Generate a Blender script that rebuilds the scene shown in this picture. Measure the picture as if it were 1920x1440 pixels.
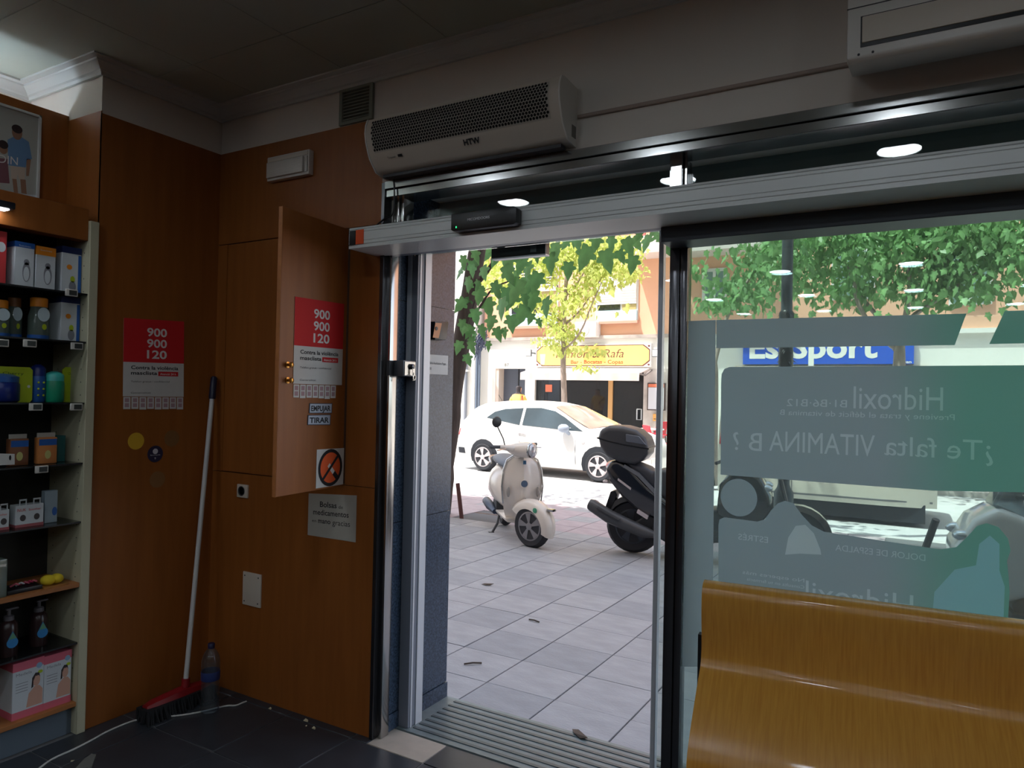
import bpy, bmesh, math, random
from mathutils import Vector, Matrix

random.seed(7)
R_ = math.radians
for _o in list(bpy.data.objects):
    bpy.data.objects.remove(_o)
scene = bpy.context.scene
COL = scene.collection

# ---------------------------------------------------------------- camera
F_PX, EYE = 1331.0, 1.5
_yaw, _pitch, _roll = R_(-30.224), R_(0.729), R_(1.209)
_f = Vector((math.sin(_yaw) * math.cos(_pitch), math.cos(_yaw) * math.cos(_pitch), math.sin(_pitch)))
_r = Vector((math.cos(_yaw), -math.sin(_yaw), 0))
_u = _r.cross(_f)
CR = _r * math.cos(_roll) + _u * math.sin(_roll)
CU = -_r * math.sin(_roll) + _u * math.cos(_roll)
CF = _f
cam_d = bpy.data.cameras.new('camera')
cam_d.sensor_width = 36.0
cam_d.lens = F_PX / 1920 * 36.0
cam_d.clip_start, cam_d.clip_end = 0.02, 400
cam = bpy.data.objects.new('camera', cam_d)
COL.objects.link(cam)
cam.matrix_world = Matrix(((CR.x, CU.x, -CF.x, 0), (CR.y, CU.y, -CF.y, 0), (CR.z, CU.z, -CF.z, EYE), (0, 0, 0, 1)))
scene.camera = cam

# ---------------------------------------------------------------- sky, sun, exposure
SUN_DIR = Vector((-0.30, -0.26, 0.92)).normalized()      # towards the sun
world = bpy.data.worlds.new('sky'); scene.world = world
world.use_nodes = True
_n = world.node_tree.nodes; _l = world.node_tree.links; _n.clear()
_sky = _n.new('ShaderNodeTexSky'); _sky.sky_type = 'NISHITA'; _sky.sun_disc = False
_sky.sun_elevation = math.asin(SUN_DIR.z); _sky.sun_rotation = math.atan2(SUN_DIR.x, SUN_DIR.y)
_sky.air_density = 1.0; _sky.dust_density = 2.0; _sky.ozone_density = 1.0
_bg = _n.new('ShaderNodeBackground'); _bg.inputs['Strength'].default_value = 0.46
_wo = _n.new('ShaderNodeOutputWorld')
_hs = _n.new('ShaderNodeHueSaturation'); _hs.inputs['Saturation'].default_value = 0.55
_l.new(_sky.outputs[0], _hs.inputs['Color']); _l.new(_hs.outputs[0], _bg.inputs[0]); _l.new(_bg.outputs[0], _wo.inputs[0])
sun_d = bpy.data.lights.new('sun', 'SUN'); sun_d.energy = 8.5; sun_d.angle = R_(0.53); sun_d.color = (1.0, 0.95, 0.87)
sun = bpy.data.objects.new('sun', sun_d); COL.objects.link(sun)
sun.rotation_euler = SUN_DIR.to_track_quat('Z', 'Y').to_euler()
sun.location = (0, 0, 30)
scene.view_settings.view_transform = 'Standard'
scene.view_settings.look = 'None'
scene.view_settings.exposure = 0.32
scene.view_settings.gamma = 1.0
scene.view_settings.use_curve_mapping = False
scene.cycles.use_denoising = True
scene.cycles.max_bounces = 6
scene.cycles.adaptive_threshold = 0.02
scene.cycles.transparent_max_bounces = 20
scene.cycles.caustics_reflective = False
scene.cycles.caustics_refractive = False
scene.cycles.sample_clamp_indirect = 6.0
LAMP_E = 29.0                                             # radiance of the round ceiling lamps

# ---------------------------------------------------------------- where a sight line meets a real surface of the place
EYEP = Vector((0, 0, EYE))
def ray(px, py):
    return CR * ((px - 960) / F_PX) - CU * ((py - 720) / F_PX) + CF
def on_x(px, py, X):
    d = ray(px, py); return EYEP + d * (X / d.x)
def on_y(px, py, Y):
    d = ray(px, py); return EYEP + d * (Y / d.y)
def on_z(px, py, Z=0.0):
    d = ray(px, py); return EYEP + d * ((Z - EYE) / d.z)
def on_p(px, py, p0, n):
    d = ray(px, py); return EYEP + d * ((Vector(p0) - EYEP).dot(n) / d.dot(n))

# ---------------------------------------------------------------- materials
def lin(c):
    o = []
    for v in c[:3]:
        v = v / 255.0
        o.append(v / 12.92 if v <= 0.04045 else ((v + 0.055) / 1.055) ** 2.4)
    return (o[0], o[1], o[2], 1.0)
MATS = {}
def mat(name, col, rough=0.5, metal=0.0, vary=0.0, vscale=6.0, stretch=(1, 1, 1), bump=0.0, bscale=60.0, spec=0.5, coat=0.0,
        transl=0.0, emit=0.0, col2=None, detail=4.0):
    """procedural principled material; col in 0-255 sRGB albedo"""
    if name in MATS:
        return MATS[name]
    m = bpy.data.materials.new(name); m.use_nodes = True
    nt = m.node_tree; N = nt.nodes; L = nt.links
    b = N['Principled BSDF']
    c = lin(col)
    b.inputs['Base Color'].default_value = c
    b.inputs['Roughness'].default_value = rough
    b.inputs['Metallic'].default_value = metal
    b.inputs['Specular IOR Level'].default_value = spec
    b.inputs['Coat Weight'].default_value = coat
    if coat: b.inputs['Coat Roughness'].default_value = 0.08
    m.diffuse_color = c
    if vary or bump:
        tc = N.new('ShaderNodeTexCoord'); mp = N.new('ShaderNodeMapping'); mp.inputs['Scale'].default_value = stretch
        L.new(tc.outputs['Object'], mp.inputs['Vector'])
    if vary:
        nz = N.new('ShaderNodeTexNoise'); nz.inputs['Scale'].default_value = vscale; nz.inputs['Detail'].default_value = detail
        L.new(mp.outputs[0], nz.inputs['Vector'])
        rp = N.new('ShaderNodeMapRange'); rp.inputs['From Min'].default_value = 0.3; rp.inputs['From Max'].default_value = 0.7
        L.new(nz.outputs['Fac'], rp.inputs['Value'])
        mx = N.new('ShaderNodeMix'); mx.data_type = 'RGBA'
        ca = lin(col2) if col2 else tuple(max(0, v * (1 - vary)) for v in c[:3]) + (1,)
        cb = c if col2 else tuple(min(1, v * (1 + vary)) for v in c[:3]) + (1,)
        mx.inputs[6].default_value = ca; mx.inputs[7].default_value = cb
        L.new(rp.outputs[0], mx.inputs['Factor']); L.new(mx.outputs[2], b.inputs['Base Color'])
    if bump:
        nb = N.new('ShaderNodeTexNoise'); nb.inputs['Scale'].default_value = bscale; nb.inputs['Detail'].default_value = 3
        L.new(mp.outputs[0], nb.inputs['Vector'])
        bp = N.new('ShaderNodeBump'); bp.inputs['Strength'].default_value = bump; bp.inputs['Distance'].default_value = 0.01
        L.new(nb.outputs['Fac'], bp.inputs['Height']); L.new(bp.outputs[0], b.inputs['Normal'])
    if transl:
        tr = N.new('ShaderNodeBsdfTranslucent'); ms = N.new('ShaderNodeMixShader'); ms.inputs[0].default_value = transl
        tr.inputs[0].default_value = c
        if vary: L.new(mx.outputs[2], tr.inputs[0])
        L.new(b.outputs[0], ms.inputs[1]); L.new(tr.outputs[0], ms.inputs[2]); L.new(ms.outputs[0], N['Material Output'].inputs[0])
    if emit:
        b.inputs['Emission Color'].default_value = c; b.inputs['Emission Strength'].default_value = emit
    MATS[name] = m
    return m
def glass(name, tint=(245, 250, 248), haze=0.0, hazecol=(225, 235, 240), base=0.045):
    if name in MATS:
        return MATS[name]
    m = bpy.data.materials.new(name); m.use_nodes = True
    nt = m.node_tree; N = nt.nodes; L = nt.links; N.clear()
    lw = N.new('ShaderNodeLayerWeight'); lw.inputs[0].default_value = 0.5
    pw = N.new('ShaderNodeMath'); pw.operation = 'POWER'; pw.inputs[1].default_value = 5
    mr = N.new('ShaderNodeMapRange'); mr.inputs['To Min'].default_value = base
    tp = N.new('ShaderNodeBsdfTransparent'); tp.inputs[0].default_value = lin(tint)
    gl = N.new('ShaderNodeBsdfGlossy'); gl.inputs['Roughness'].default_value = 0.0
    mx = N.new('ShaderNodeMixShader'); out = N.new('ShaderNodeOutputMaterial')
    L.new(lw.outputs['Facing'], pw.inputs[0]); L.new(pw.outputs[0], mr.inputs['Value']); L.new(mr.outputs[0], mx.inputs[0])
    L.new(tp.outputs[0], mx.inputs[1]); L.new(gl.outputs[0], mx.inputs[2])
    src = mx
    if haze:
        df = N.new('ShaderNodeBsdfDiffuse'); df.inputs[0].default_value = lin(hazecol)
        tl = N.new('ShaderNodeBsdfTranslucent'); tl.inputs[0].default_value = lin(hazecol)
        ad = N.new('ShaderNodeMixShader'); ad.inputs[0].default_value = 0.5
        L.new(df.outputs[0], ad.inputs[1]); L.new(tl.outputs[0], ad.inputs[2])
        m2 = N.new('ShaderNodeMixShader'); m2.inputs[0].default_value = haze
        L.new(mx.outputs[0], m2.inputs[1]); L.new(ad.outputs[0], m2.inputs[2]); src = m2
    L.new(src.outputs[0], out.inputs[0])
    m.diffuse_color = lin(tint)
    MATS[name] = m
    return m

# ---------------------------------------------------------------- mesh building
def set_props(o, label=None, cat=None, group=None, kind=None):
    if label: o['label'] = label
    if cat: o['category'] = cat
    if group: o['group'] = group
    if kind: o['kind'] = kind
    return o
def thing(name, label, cat, loc=(0, 0, 0), rotz=0.0, group=None, rot=None):
    o = bpy.data.objects.new(name, None); COL.objects.link(o)
    o.empty_display_size = 0.05
    o.location = loc; o.rotation_euler = rot if rot else (0, 0, rotz)
    o['_w'] = 1
    return set_props(o, label, cat, group)
def root_of(o):
    while o.parent: o = o.parent
    return o
class MB:
    def __init__(s): s.v = []; s.f = []; s.mi = []; s.cur = 0
    def add(s, vs, fs):
        n = len(s.v); s.v += [tuple(p) for p in vs]; s.f += [tuple(i + n for i in f) for f in fs]; s.mi += [s.cur] * len(fs); return s
    def box(s, x0, x1, y0, y1, z0, z1):
        return s.add([(x0, y0, z0), (x1, y0, z0), (x1, y1, z0), (x0, y1, z0), (x0, y0, z1), (x1, y0, z1), (x1, y1, z1), (x0, y1, z1)],
                     [(0, 3, 2, 1), (4, 5, 6, 7), (0, 1, 5, 4), (1, 2, 6, 5), (2, 3, 7, 6), (3, 0, 4, 7)])
    def hexa(s, p):
        return s.add(p, [(0, 3, 2, 1), (4, 5, 6, 7), (0, 1, 5, 4), (1, 2, 6, 5), (2, 3, 7, 6), (3, 0, 4, 7)])
    def prism(s, pts, d):
        """closed polygon pts (3-D) swept by vector d"""
        n = len(pts); d = Vector(d); P = [Vector(p) for p in pts]
        return s.add([tuple(p) for p in P] + [tuple(p + d) for p in P],
                     [tuple(range(n))[::-1], tuple(range(n, 2 * n))] + [(i, (i + 1) % n, n + (i + 1) % n, n + i) for i in range(n)])
    def loft(s, rings, caps=True, closed=True):
        n = len(rings[0]); vs = [p for r in rings for p in r]; fs = []
        for k in range(len(rings) - 1):
            a, b = k * n, (k + 1) * n
            for i in range(n if closed else n - 1):
                j = (i + 1) % n; fs.append((a + i, a + j, b + j, b + i))
        if caps and closed:
            fs.append(tuple(range(n))[::-1]); fs.append(tuple(range((len(rings) - 1) * n, len(rings) * n)))
        return s.add(vs, fs)
    def tube(s, path, r, n=8, caps=True):
        P = [Vector(p) for p in path]; rings = []
        rr = r if isinstance(r, (list, tuple)) else [r] * len(P)
        up = None
        for i, p in enumerate(P):
            t = (P[min(i + 1, len(P) - 1)] - P[max(i - 1, 0)]).normalized()
            if up is None:
                up = t.orthogonal().normalized()
            else:
                up = (up - t * up.dot(t)); up = up.normalized() if up.length > 1e-6 else t.orthogonal().normalized()
            w = t.cross(up)
            rings.append([tuple(p + (up * math.cos(2 * math.pi * k / n) + w * math.sin(2 * math.pi * k / n)) * rr[i]) for k in range(n)])
        return s.loft(rings, caps)
    def lathe(s, prof, o=(0, 0, 0), axis=(0, 0, 1), n=20, caps=True):
        """prof: list of (radius, height along axis)"""
        a = Vector(axis).normalized(); u = a.orthogonal().normalized(); w = a.cross(u); o = Vector(o)
        rings = [[tuple(o + a * h + (u * math.cos(2 * math.pi * k / n) + w * math.sin(2 * math.pi * k / n)) * max(r, 1e-4)) for k in range(n)] for r, h in prof]
        return s.loft(rings, caps)
    def ell(s, c, r, nu=16, nv=10):
        rings = []
        for j in range(1, nv):
            t = math.pi * j / nv
            rings.append([(c[0] + r[0] * math.sin(t) * math.cos(2 * math.pi * k / nu), c[1] + r[1] * math.sin(t) * math.sin(2 * math.pi * k / nu), c[2] + r[2] * math.cos(t)) for k in range(nu)])
        return s.loft(rings)
    def xf(s, M):
        s.v = [tuple(M @ Vector(p)) for p in s.v]; return s
    def build(s, name, m, parent=None, smooth=None, bevel=0.0, world=True, label=None, seg=2):
        """world: vertices are world coordinates (the thing's own place is taken off); else local to the thing"""
        if parent is not None and world:
            r = root_of(parent)
            Mi = (Matrix.Translation(r.location) @ r.rotation_euler.to_matrix().to_4x4()).inverted()
            s.xf(Mi)
        me = bpy.data.meshes.new(name)
        me.from_pydata(s.v, [], s.f)
        bm = bmesh.new(); bm.from_mesh(me)
        for f, k in zip(bm.faces, s.mi): f.material_index = k
        bmesh.ops.recalc_face_normals(bm, faces=bm.faces)
        if bevel:
            ed = [e for e in bm.edges if len(e.link_faces) == 2 and e.calc_face_angle(0) > R_(30)]
            bmesh.ops.bevel(bm, geom=ed, offset=bevel, segments=seg, affect='EDGES', profile=0.6)
        bm.to_mesh(me); bm.free()
        for q in (m if isinstance(m, (list, tuple)) else [m]): me.materials.append(q)
        if smooth is not None or bevel:
            me.shade_smooth(); me.set_sharp_from_angle(angle=R_(smooth if smooth else 40))
        o = bpy.data.objects.new(name, me); COL.objects.link(o)
        if parent is not None: o.parent = parent
        if label: o['label'] = label
        return o
def solo(o, label, cat, group=None):
    """a thing that is one mesh built in world space: move its origin to its base"""
    me = o.data; xs = [v.co for v in me.vertices]
    c = Vector(((min(p.x for p in xs) + max(p.x for p in xs)) / 2, (min(p.y for p in xs) + max(p.y for p in xs)) / 2, min(p.z for p in xs)))
    me.transform(Matrix.Translation(-c)); o.location = c
    return set_props(o, label, cat, group)
def struct(o):
    o['kind'] = 'structure'; return o
def copy_tree(o, parent=None):
    c = o.copy(); COL.objects.link(c); c.parent = parent
    for ch in list(o.children): copy_tree(ch, c)
    return c
def lerp(a, b, t): return a + (b - a) * t
def smooth_path(pts, n=6):
    """Catmull-Rom through 3-D points"""
    P = [Vector(p) for p in pts]; out = []
    for i in range(len(P) - 1):
        p0, p1, p2, p3 = P[max(i - 1, 0)], P[i], P[i + 1], P[min(i + 2, len(P) - 1)]
        for k in range(n):
            t = k / n
            out.append(0.5 * ((2 * p1) + (p2 - p0) * t + (2 * p0 - 5 * p1 + 4 * p2 - p3) * t * t + (3 * p1 - p0 - 3 * p2 + p3) * t ** 3))
    out.append(P[-1]); return out
def interp(tab, x):
    if x <= tab[0][0]: return tab[0][1]
    for (a, va), (b, vb) in zip(tab, tab[1:]):
        if x <= b: return va + (vb - va) * (x - a) / (b - a)
    return tab[-1][1]

_TXT = {}
def text_geo(s, bold=0.0, shear=0.0):
    """flat outline of a line of lettering, normalised to width/height as set; returns (verts, faces, xmin, xmax, ymin, ymax)"""
    k = (s, bold, shear)
    if k in _TXT: return _TXT[k]
    cu = bpy.data.curves.new('t', 'FONT'); cu.body = s; cu.size = 1.0; cu.offset = bold; cu.shear = shear; cu.resolution_u = 3
    ob = bpy.data.objects.new('t', cu); COL.objects.link(ob)
    dg = bpy.context.evaluated_depsgraph_get()
    me = bpy.data.meshes.new_from_object(ob.evaluated_get(dg))
    vs = [(v.co.x, v.co.y) for v in me.vertices]; fs = [tuple(p.vertices) for p in me.polygons]
    bpy.data.objects.remove(ob); bpy.data.curves.remove(cu); bpy.data.meshes.remove(me)
    xs = [v[0] for v in vs]; ys = [v[1] for v in vs]
    _TXT[k] = (vs, fs, min(xs), max(xs), min(ys), max(ys))
    return _TXT[k]
def letter(mb, s, o, right, up, width=None, height=None, bold=0.0, shear=0.0, centre=False, off=0.0):
    """adds lettering to MB: o is the left (or centre) foot of the line, right and up are unit vectors; height = cap height"""
    vs, fs, x0, x1, y0, y1 = text_geo(s, bold, shear)
    right = Vector(right); up = Vector(up); nrm = right.cross(up)
    cap = 0.69
    sy = height / cap if height else (width / (x1 - x0))
    sx = width / (x1 - x0) if width else sy
    dx = -(x1 - x0) * sx / 2 if centre else 0
    o = Vector(o) + nrm * off
    mb.add([o + right * ((x - x0) * sx + dx) + up * (y * sy) for x, y in vs], fs)
    return mb
X_, Y_, Z_ = Vector((1, 0, 0)), Vector((0, 1, 0)), Vector((0, 0, 1))
def frame_of(pts):
    """unit right / up / normal of a flat sheet given its corners (top-left, top-right, bottom-right, bottom-left)"""
    a, b, c, d = [Vector(p) for p in pts]
    r = ((b - a) + (c - d)).normalized(); u = ((a - d) + (b - c)); u = (u - r * u.dot(r)).normalized()
    return r, u, r.cross(u)
# ================================================================ materials of the shop
M_WOOD = mat('cherry_veneer', (152, 90, 40), 0.42, vary=0.22, vscale=3.0, stretch=(9, 9, 0.7), col2=(138, 80, 34), spec=0.35, detail=6)
M_WOODE = mat('veneer_edge', (176, 112, 62), 0.5, vary=0.1, vscale=30)
M_BENCH = mat('bench_ply', (204, 150, 64), 0.26, vary=0.2, vscale=9.0, stretch=(16, 1, 1), col2=(188, 132, 52), bump=0.10, bscale=220, coat=0.4)
M_CREAM = mat('cream_paint', (222, 214, 204), 0.8, vary=0.03, vscale=3)
M_CEIL = mat('ceiling_paint', (184, 190, 178), 0.85, vary=0.02, vscale=4)
M_PLASTER = mat('white_plaster_moulding', (206, 208, 205), 0.7)
M_TILE = mat('dark_floor_tile', (52, 56, 62), 0.38, vary=0.16, vscale=9, bump=0.03, bscale=40)
M_GROUT = mat('pale_grout', (120, 120, 122), 0.9)
M_BEIGE = mat('beige_tile', (178, 168, 156), 0.55, vary=0.08, vscale=14)
M_GRANITE = mat('black_granite', (56, 70, 88), 0.22, spec=.5, vary=0.5, vscale=120, bump=0.05, bscale=90, detail=2)  # bluish base colour: the sky's reflection in the polish is put into it
M_CHROME = mat('polished_steel', (176, 176, 174), 0.16, 1.0, vary=0.06, vscale=8)
M_DKSTEEL = mat('dark_polished_frame', (92, 92, 96), 0.2, 0.9)
M_ALU = mat('brushed_aluminium', (212, 216, 215), 0.42, 0.12)
M_ALUW = mat('pale_anodised', (206, 212, 220), 0.4, 0.3)
M_ALUD = mat('grey_anodised', (124, 130, 142), 0.45, 0.15)
M_HEAD = mat('dark_header', (66, 72, 80), 0.4, 0.3)
M_BLACK = mat('black_plastic', (22, 23, 26), 0.35)
M_DKGREY = mat('dark_grey_plastic', (52, 54, 58), 0.5)
M_WHITE = mat('white_plastic', (218, 215, 208), 0.4)
M_OFFWHITE = mat('warm_white_plastic', (206, 196, 182), 0.45)
M_PAPER = mat('white_paper', (212, 210, 205), 0.85, vary=0.03, vscale=20)
M_INK = mat('black_ink', (26, 26, 30), 0.8)
M_RED = mat('red_print', (206, 30, 34), 0.75)
M_REDW = mat('white_print', (228, 224, 220), 0.75)
M_PINKGREY = mat('grey_pink_print', (176, 142, 146), 0.8)
M_GLASS = glass('clear_glass')
M_GLASSW = glass('dusty_window_glass', tint=(232, 242, 241), haze=0.05)
M_GLASSD = glass('side_leaf_glass', tint=(240, 246, 244), haze=0.01)

YW, XL, ZC, ZWD = 2.369, -3.135, 2.91, 2.69
XR, YB = 3.4, -8.7          # right wall, back wall
XREC, YP = -3.394, 1.757    # wood front of the recess, pier corner
XCOVE = -3.74               # plaster behind the lit cove
YG = 2.50                   # plane of the fixed glazing

# ================================================================ floor
fl = thing('floor', None, None); struct(fl)
MB().box(-3.6, XR + .1, YB, 2.50, -0.06, -0.004).build('floor_bed', M_GROUT, fl)
MB().box(-3.6, XR + .1, YB, 0.765, -0.01, 0.0).build('floor_covering', M_TILE, fl)
ts = 0.39
xs = [XL] + [-1.735 + ts * k for k in range(-3, 4)] + [0.3]
ys = [2.325 - ts * k for k in range(4, -1, -1)] + [2.497]
for j in range(len(ys) - 1):
    for i in range(len(xs) - 1):
        x0, x1, y0, y1 = xs[i] + .003, xs[i + 1] - .003, ys[j] + .003, ys[j + 1] - .003
        if x1 - x0 < .05: continue
        if y0 > 2.32 and x1 < -2.08: y1 = YW - .001
        m = M_TILE
        if y0 > 2.32 and x1 > -2.08 and x0 < -1.8:
            MB().box(x0, -2.036, y0, YW - .001, -0.012, 0.0).build('floor_tile', M_TILE, fl, bevel=0.0015, seg=1)
            x0 = -2.03; m = M_BEIGE
        MB().box(x0, x1, y0, y1, -0.012, 0.0).build('floor_tile', m, fl, bevel=0.0015, seg=1, label='beige replacement tile at the door' if m is M_BEIGE else None)
# threshold slab with raised strips
th = thing('trim_1', None, None); struct(th)
MB().box(-2.02, 3.0, 2.50, 2.89, -0.06, 0.004).build('threshold_slab', mat('threshold_stone', (112, 124, 126), 0.36, spec=.4, vary=.12, vscale=20), th)
M_STRIP = mat('threshold_strip', (74, 84, 88), 0.4)
for k in range(8):
    y = 2.535 + k * 0.045
    MB().box(-1.95, 0.6, y, y + 0.016, 0.004, 0.007).build('strip', M_STRIP, th)

# ================================================================ walls
wl = thing('wall_left', None, None); struct(wl)
MB().box(-4.0, XL - .004, YP + .004, 2.62, 0, ZC).build('plaster_pier', M_CREAM, wl)
MB().box(-4.0, XCOVE, YB, YP + .3, 0, ZC).build('plaster_recess', M_CREAM, wl)
MB().box(XCOVE, XREC - .02, YB, YP, 2.2, 2.5).build('cove_floor', M_CREAM, wl)
MB().box(XL - .004, XL, YP, YW, 0, ZWD).build('wood_panel', M_WOOD, wl)
MB().box(XREC, XL, YP, YP + .004, 2.0, ZWD + .01).build('wood_panel', M_WOOD, wl)
MB().box(XREC - .02, XREC, YB, YP, 0, ZWD + .03).build('wood_panel', M_WOOD, wl)

wf = thing('wall_front', None, None); struct(wf)
MB().box(-3.9, -2.055, YW + .03, 2.43, 0, ZC).build('plaster', M_CREAM, wf)
MB().box(-3.135, -2.055, YW + .002, YW + .03, ZWD, ZC).build('plaster_band', M_CREAM, wf)
MB().box(-2.055, XR + .1, YW, 2.89, 2.40, ZC).build('plaster_over_door', M_CREAM, wf)
xc0, xc1, xcm, zc0, zc1 = -3.062, -2.235, -2.66, 1.076, 2.222      # wall cupboard opening
for (a, b, c, d) in [(XL, -2.055, 0, zc0 - .003), (XL, -2.055, zc1 + .003, ZWD), (XL, xc0 - .003, zc0, zc1), (xc1 + .003, -2.048, zc0, zc1)]:
    MB().box(a, b, YW, YW + .03, c, d).build('wood_panel', M_WOOD, wf)
MB().box(-2.055, -2.052, YW - .001, YW + .03, 0, zc0 - .003).build('panel_edge', M_WOODE, wf)

wb = struct(MB().box(-4, XR + .1, YB - .1, YB, 0, ZC).build('wall_back', mat('shop_back_wall', (120, 92, 70), 0.7, vary=0.2, vscale=2)))
wr = struct(MB().box(XR, XR + .1, YB, 2.9, 0, ZC).build('wall_right', mat('shop_side_wall', (128, 100, 78), 0.7, vary=0.2, vscale=2)))

# ceiling: slab and boards
ce = thing('ceiling', None, None, (0, 0, ZC)); struct(ce)
MB().box(-4, XR + .1, YB, 2.89, ZC + .003, ZC + .12).build('ceiling_slab', M_CEIL, ce)
bx = [-2.229 + .565 * k for k in range(-2, 7)]
by = [1.955 - .6 * k for k in range(3, -1, -1)] + [YW]
for j in range(len(by) - 1):
    for i in range(len(bx) - 1):
        MB().box(bx[i] + .002, bx[i + 1] - .002, by[j] + .002, by[j + 1] - .002, ZC, ZC + .01).build('ceiling_board', M_CEIL, ce)

# plaster cornice, mitred round the pier
def cornice(path, name, s=1.0):
    prof = [(0, .050), (.010, .050), (.014, .040), (.022, .036), (.026, .030), (.044, .016), (.050, .014), (.052, .008), (.074, .006), (.074, -.002), (0, -.002)]
    P = [Vector((p[0], p[1], 0)) for p in path]; rings = []
    for i, p in enumerate(P):
        d0 = (P[i] - P[i - 1]).normalized() if i else None
        d1 = (P[i + 1] - P[i]).normalized() if i < len(P) - 1 else None
        n0 = Vector((d0.y, -d0.x, 0)) if d0 else None
        n1 = Vector((d1.y, -d1.x, 0)) if d1 else None
        n = n0 + n1 if (n0 and n1) else (n0 or n1)
        if n0 and n1: n = n / n.dot(n0)
        rings.append([tuple(p + n * (a * s) + Z_ * (ZC - b * s)) for a, b in prof])
    return struct(MB().loft(rings).build(name, M_PLASTER, smooth=25))
cornice([(XCOVE, -3.0), (XCOVE, YP), (XL, YP), (XL, YW), (XR, YW)], 'trim_2', 1.15)

# ceiling lamps: the regular grid whose mirror images show in the glass
M_LAMP = mat('lamp_diffuser', (236, 246, 255), 0.4, emit=LAMP_E)
lamp0 = None
k = 0
for iy, y in enumerate([0.52, -1.29, -3.22, -5.20, -7.10]):
    for ix, x in enumerate([-2.63, -1.40, -0.143, 1.075, 2.3]):
        if lamp0 is None:
            lamp0 = thing('ceiling_lamp', '', 'lamp', (x, y, ZC), 0, 'round lamps in the shop ceiling')
            MB().lathe([(.128, 0), (.128, -.012), (.112, -.014), (.112, -.004)], n=28).build('lamp_ring', M_WHITE, lamp0, world=False, smooth=40)
            MB().lathe([(.110, -.008), (.110, -.010)], n=28).build('lamp_diffuser', M_LAMP, lamp0, world=False)
            t = lamp0
        else:
            t = copy_tree(lamp0); t.location = (x, y, ZC)
        t['label'] = 'round ceiling lamp, %s in the %s' % (['leftmost', 'second from the left', 'middle one', 'second from the right', 'rightmost'][ix], ['row nearest the door', 'second row from the door', 'third row from the door', 'fourth row from the door', 'row at the back of the shop'][iy])

# ================================================================ shopfront: steel frame, glazing, doorway
win = thing('window_1', None, None); struct(win)
MB().box(-2.03, 3.0, 2.355, 2.40, 2.368, 2.402).box(-2.03, 3.0, 2.365, 2.48, 2.335, 2.366).build('head_frame', M_CHROME, win, bevel=.002, seg=1)
MB().box(-2.05, -2.03, 2.358, 2.40, 0, 2.40).build('jamb_strip', M_DKSTEEL, win, bevel=.002, seg=1)
MB().box(-2.032, -2.004, 2.385, 2.435, 0, 2.36).build('jamb_frame', M_CHROME, win, bevel=.003, seg=2)
MB().box(-2.004, -1.985, 2.40, 2.46, 2.16, 2.34).box(-1.983, -1.966, 2.41, 2.48, 2.16, 2.34).build('jamb_frame', M_CHROME, win, bevel=.003, seg=2)
for (a, b, y0) in [(-.800, -.792, 2.46), (-.790, -.748, 2.44), (-.746, -.735, 2.46)]:
    MB().box(a, b, y0, 2.52, 2.15, 2.34).build('transom_mullion', M_CHROME, win, bevel=.002, seg=1)
MB().box(-1.97, -.80, YG - .004, YG + .004, 2.10, 2.345).build('transom_pane', M_GLASS, win)
MB().box(-.735, 3.0, YG - .004, YG + .004, 2.10, 2.345).build('transom_pane', M_GLASS, win)
MB().box(-.798, -.762, 2.475, 2.535, 0, 2.06).build('mullion', M_DKSTEEL, win, bevel=.003)
MB().box(-.759, -.735, 2.480, 2.535, 0, 2.06).build('mullion', M_DKSTEEL, win, bevel=.003)
MB().box(-.735, 3.0, YG - .004, YG + .004, 0.05, 2.06).build('pane', M_GLASSW, win)
MB().box(-.735, 3.0, 2.47, 2.53, 0.0, 0.05).build('sill_frame', M_DKSTEEL, win)
MB().box(2.94, 3.0, 2.47, 2.53, 0.05, 2.36).build('end_frame', M_DKSTEEL, win)
# dark shutter box behind the transom and outer lintel
struct(MB().box(-2.6, 3.2, 2.74, 2.88, 2.195, 2.40).build('trim_3', mat('shutter_box', (112, 132, 138), 0.6, vary=0.1, vscale=5)))
# granite pier beside the doorway, in slabs
pier = thing('trim_4', None, None, (-2.02, 2.44, 0)); struct(pier)
for (a, b, o) in [(0.004, 0.075, .004), (0.079, 0.915, 0), (0.918, 1.90, 0), (1.903, 2.90, 0)]:
    MB().box(-3.6, -2.018 + o, 2.43, 2.884 + o, a, b).build('granite_slab', M_GRANITE, pier)
MB().box(3.0, 3.6, 2.37, 2.884, 0, 2.9).build('granite_slab', M_GRANITE, pier)
# automatic door: jamb post, sliding leaf
dr = thing('door_1', None, None); struct(dr)
MB().box(-2.018, -1.963, 2.515, 2.613, 0.004, 2.145).build('jamb_post', M_ALUD, dr, bevel=.002, seg=1)
MB().box(-1.9635, -1.9605, 2.530, 2.540, 0.004, 2.145).build('edge_strip', M_ALUW, dr)
MB().box(-1.9635, -1.9585, 2.566, 2.612, 0.004, 2.145).build('edge_strip', M_ALUW, dr)
MB().box(-2.013, -1.993, 2.505, 2.516, 1.62, 2.13).build('pull_strip', M_ALUW, dr)
leaf = MB().box(-.85, 0.45, 2.566, 2.574, 0.03, 2.12).build('leaf_pane', M_GLASSD, dr)
MB().box(-.866, -.848, 2.555, 2.585, 0.02, 2.12).build('leaf_edge', M_ALUW, dr, bevel=.002, seg=1)
MB().box(-.866, 0.45, 2.555, 2.585, 0.008, 0.03).build('leaf_foot', M_ALUD, dr)
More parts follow.
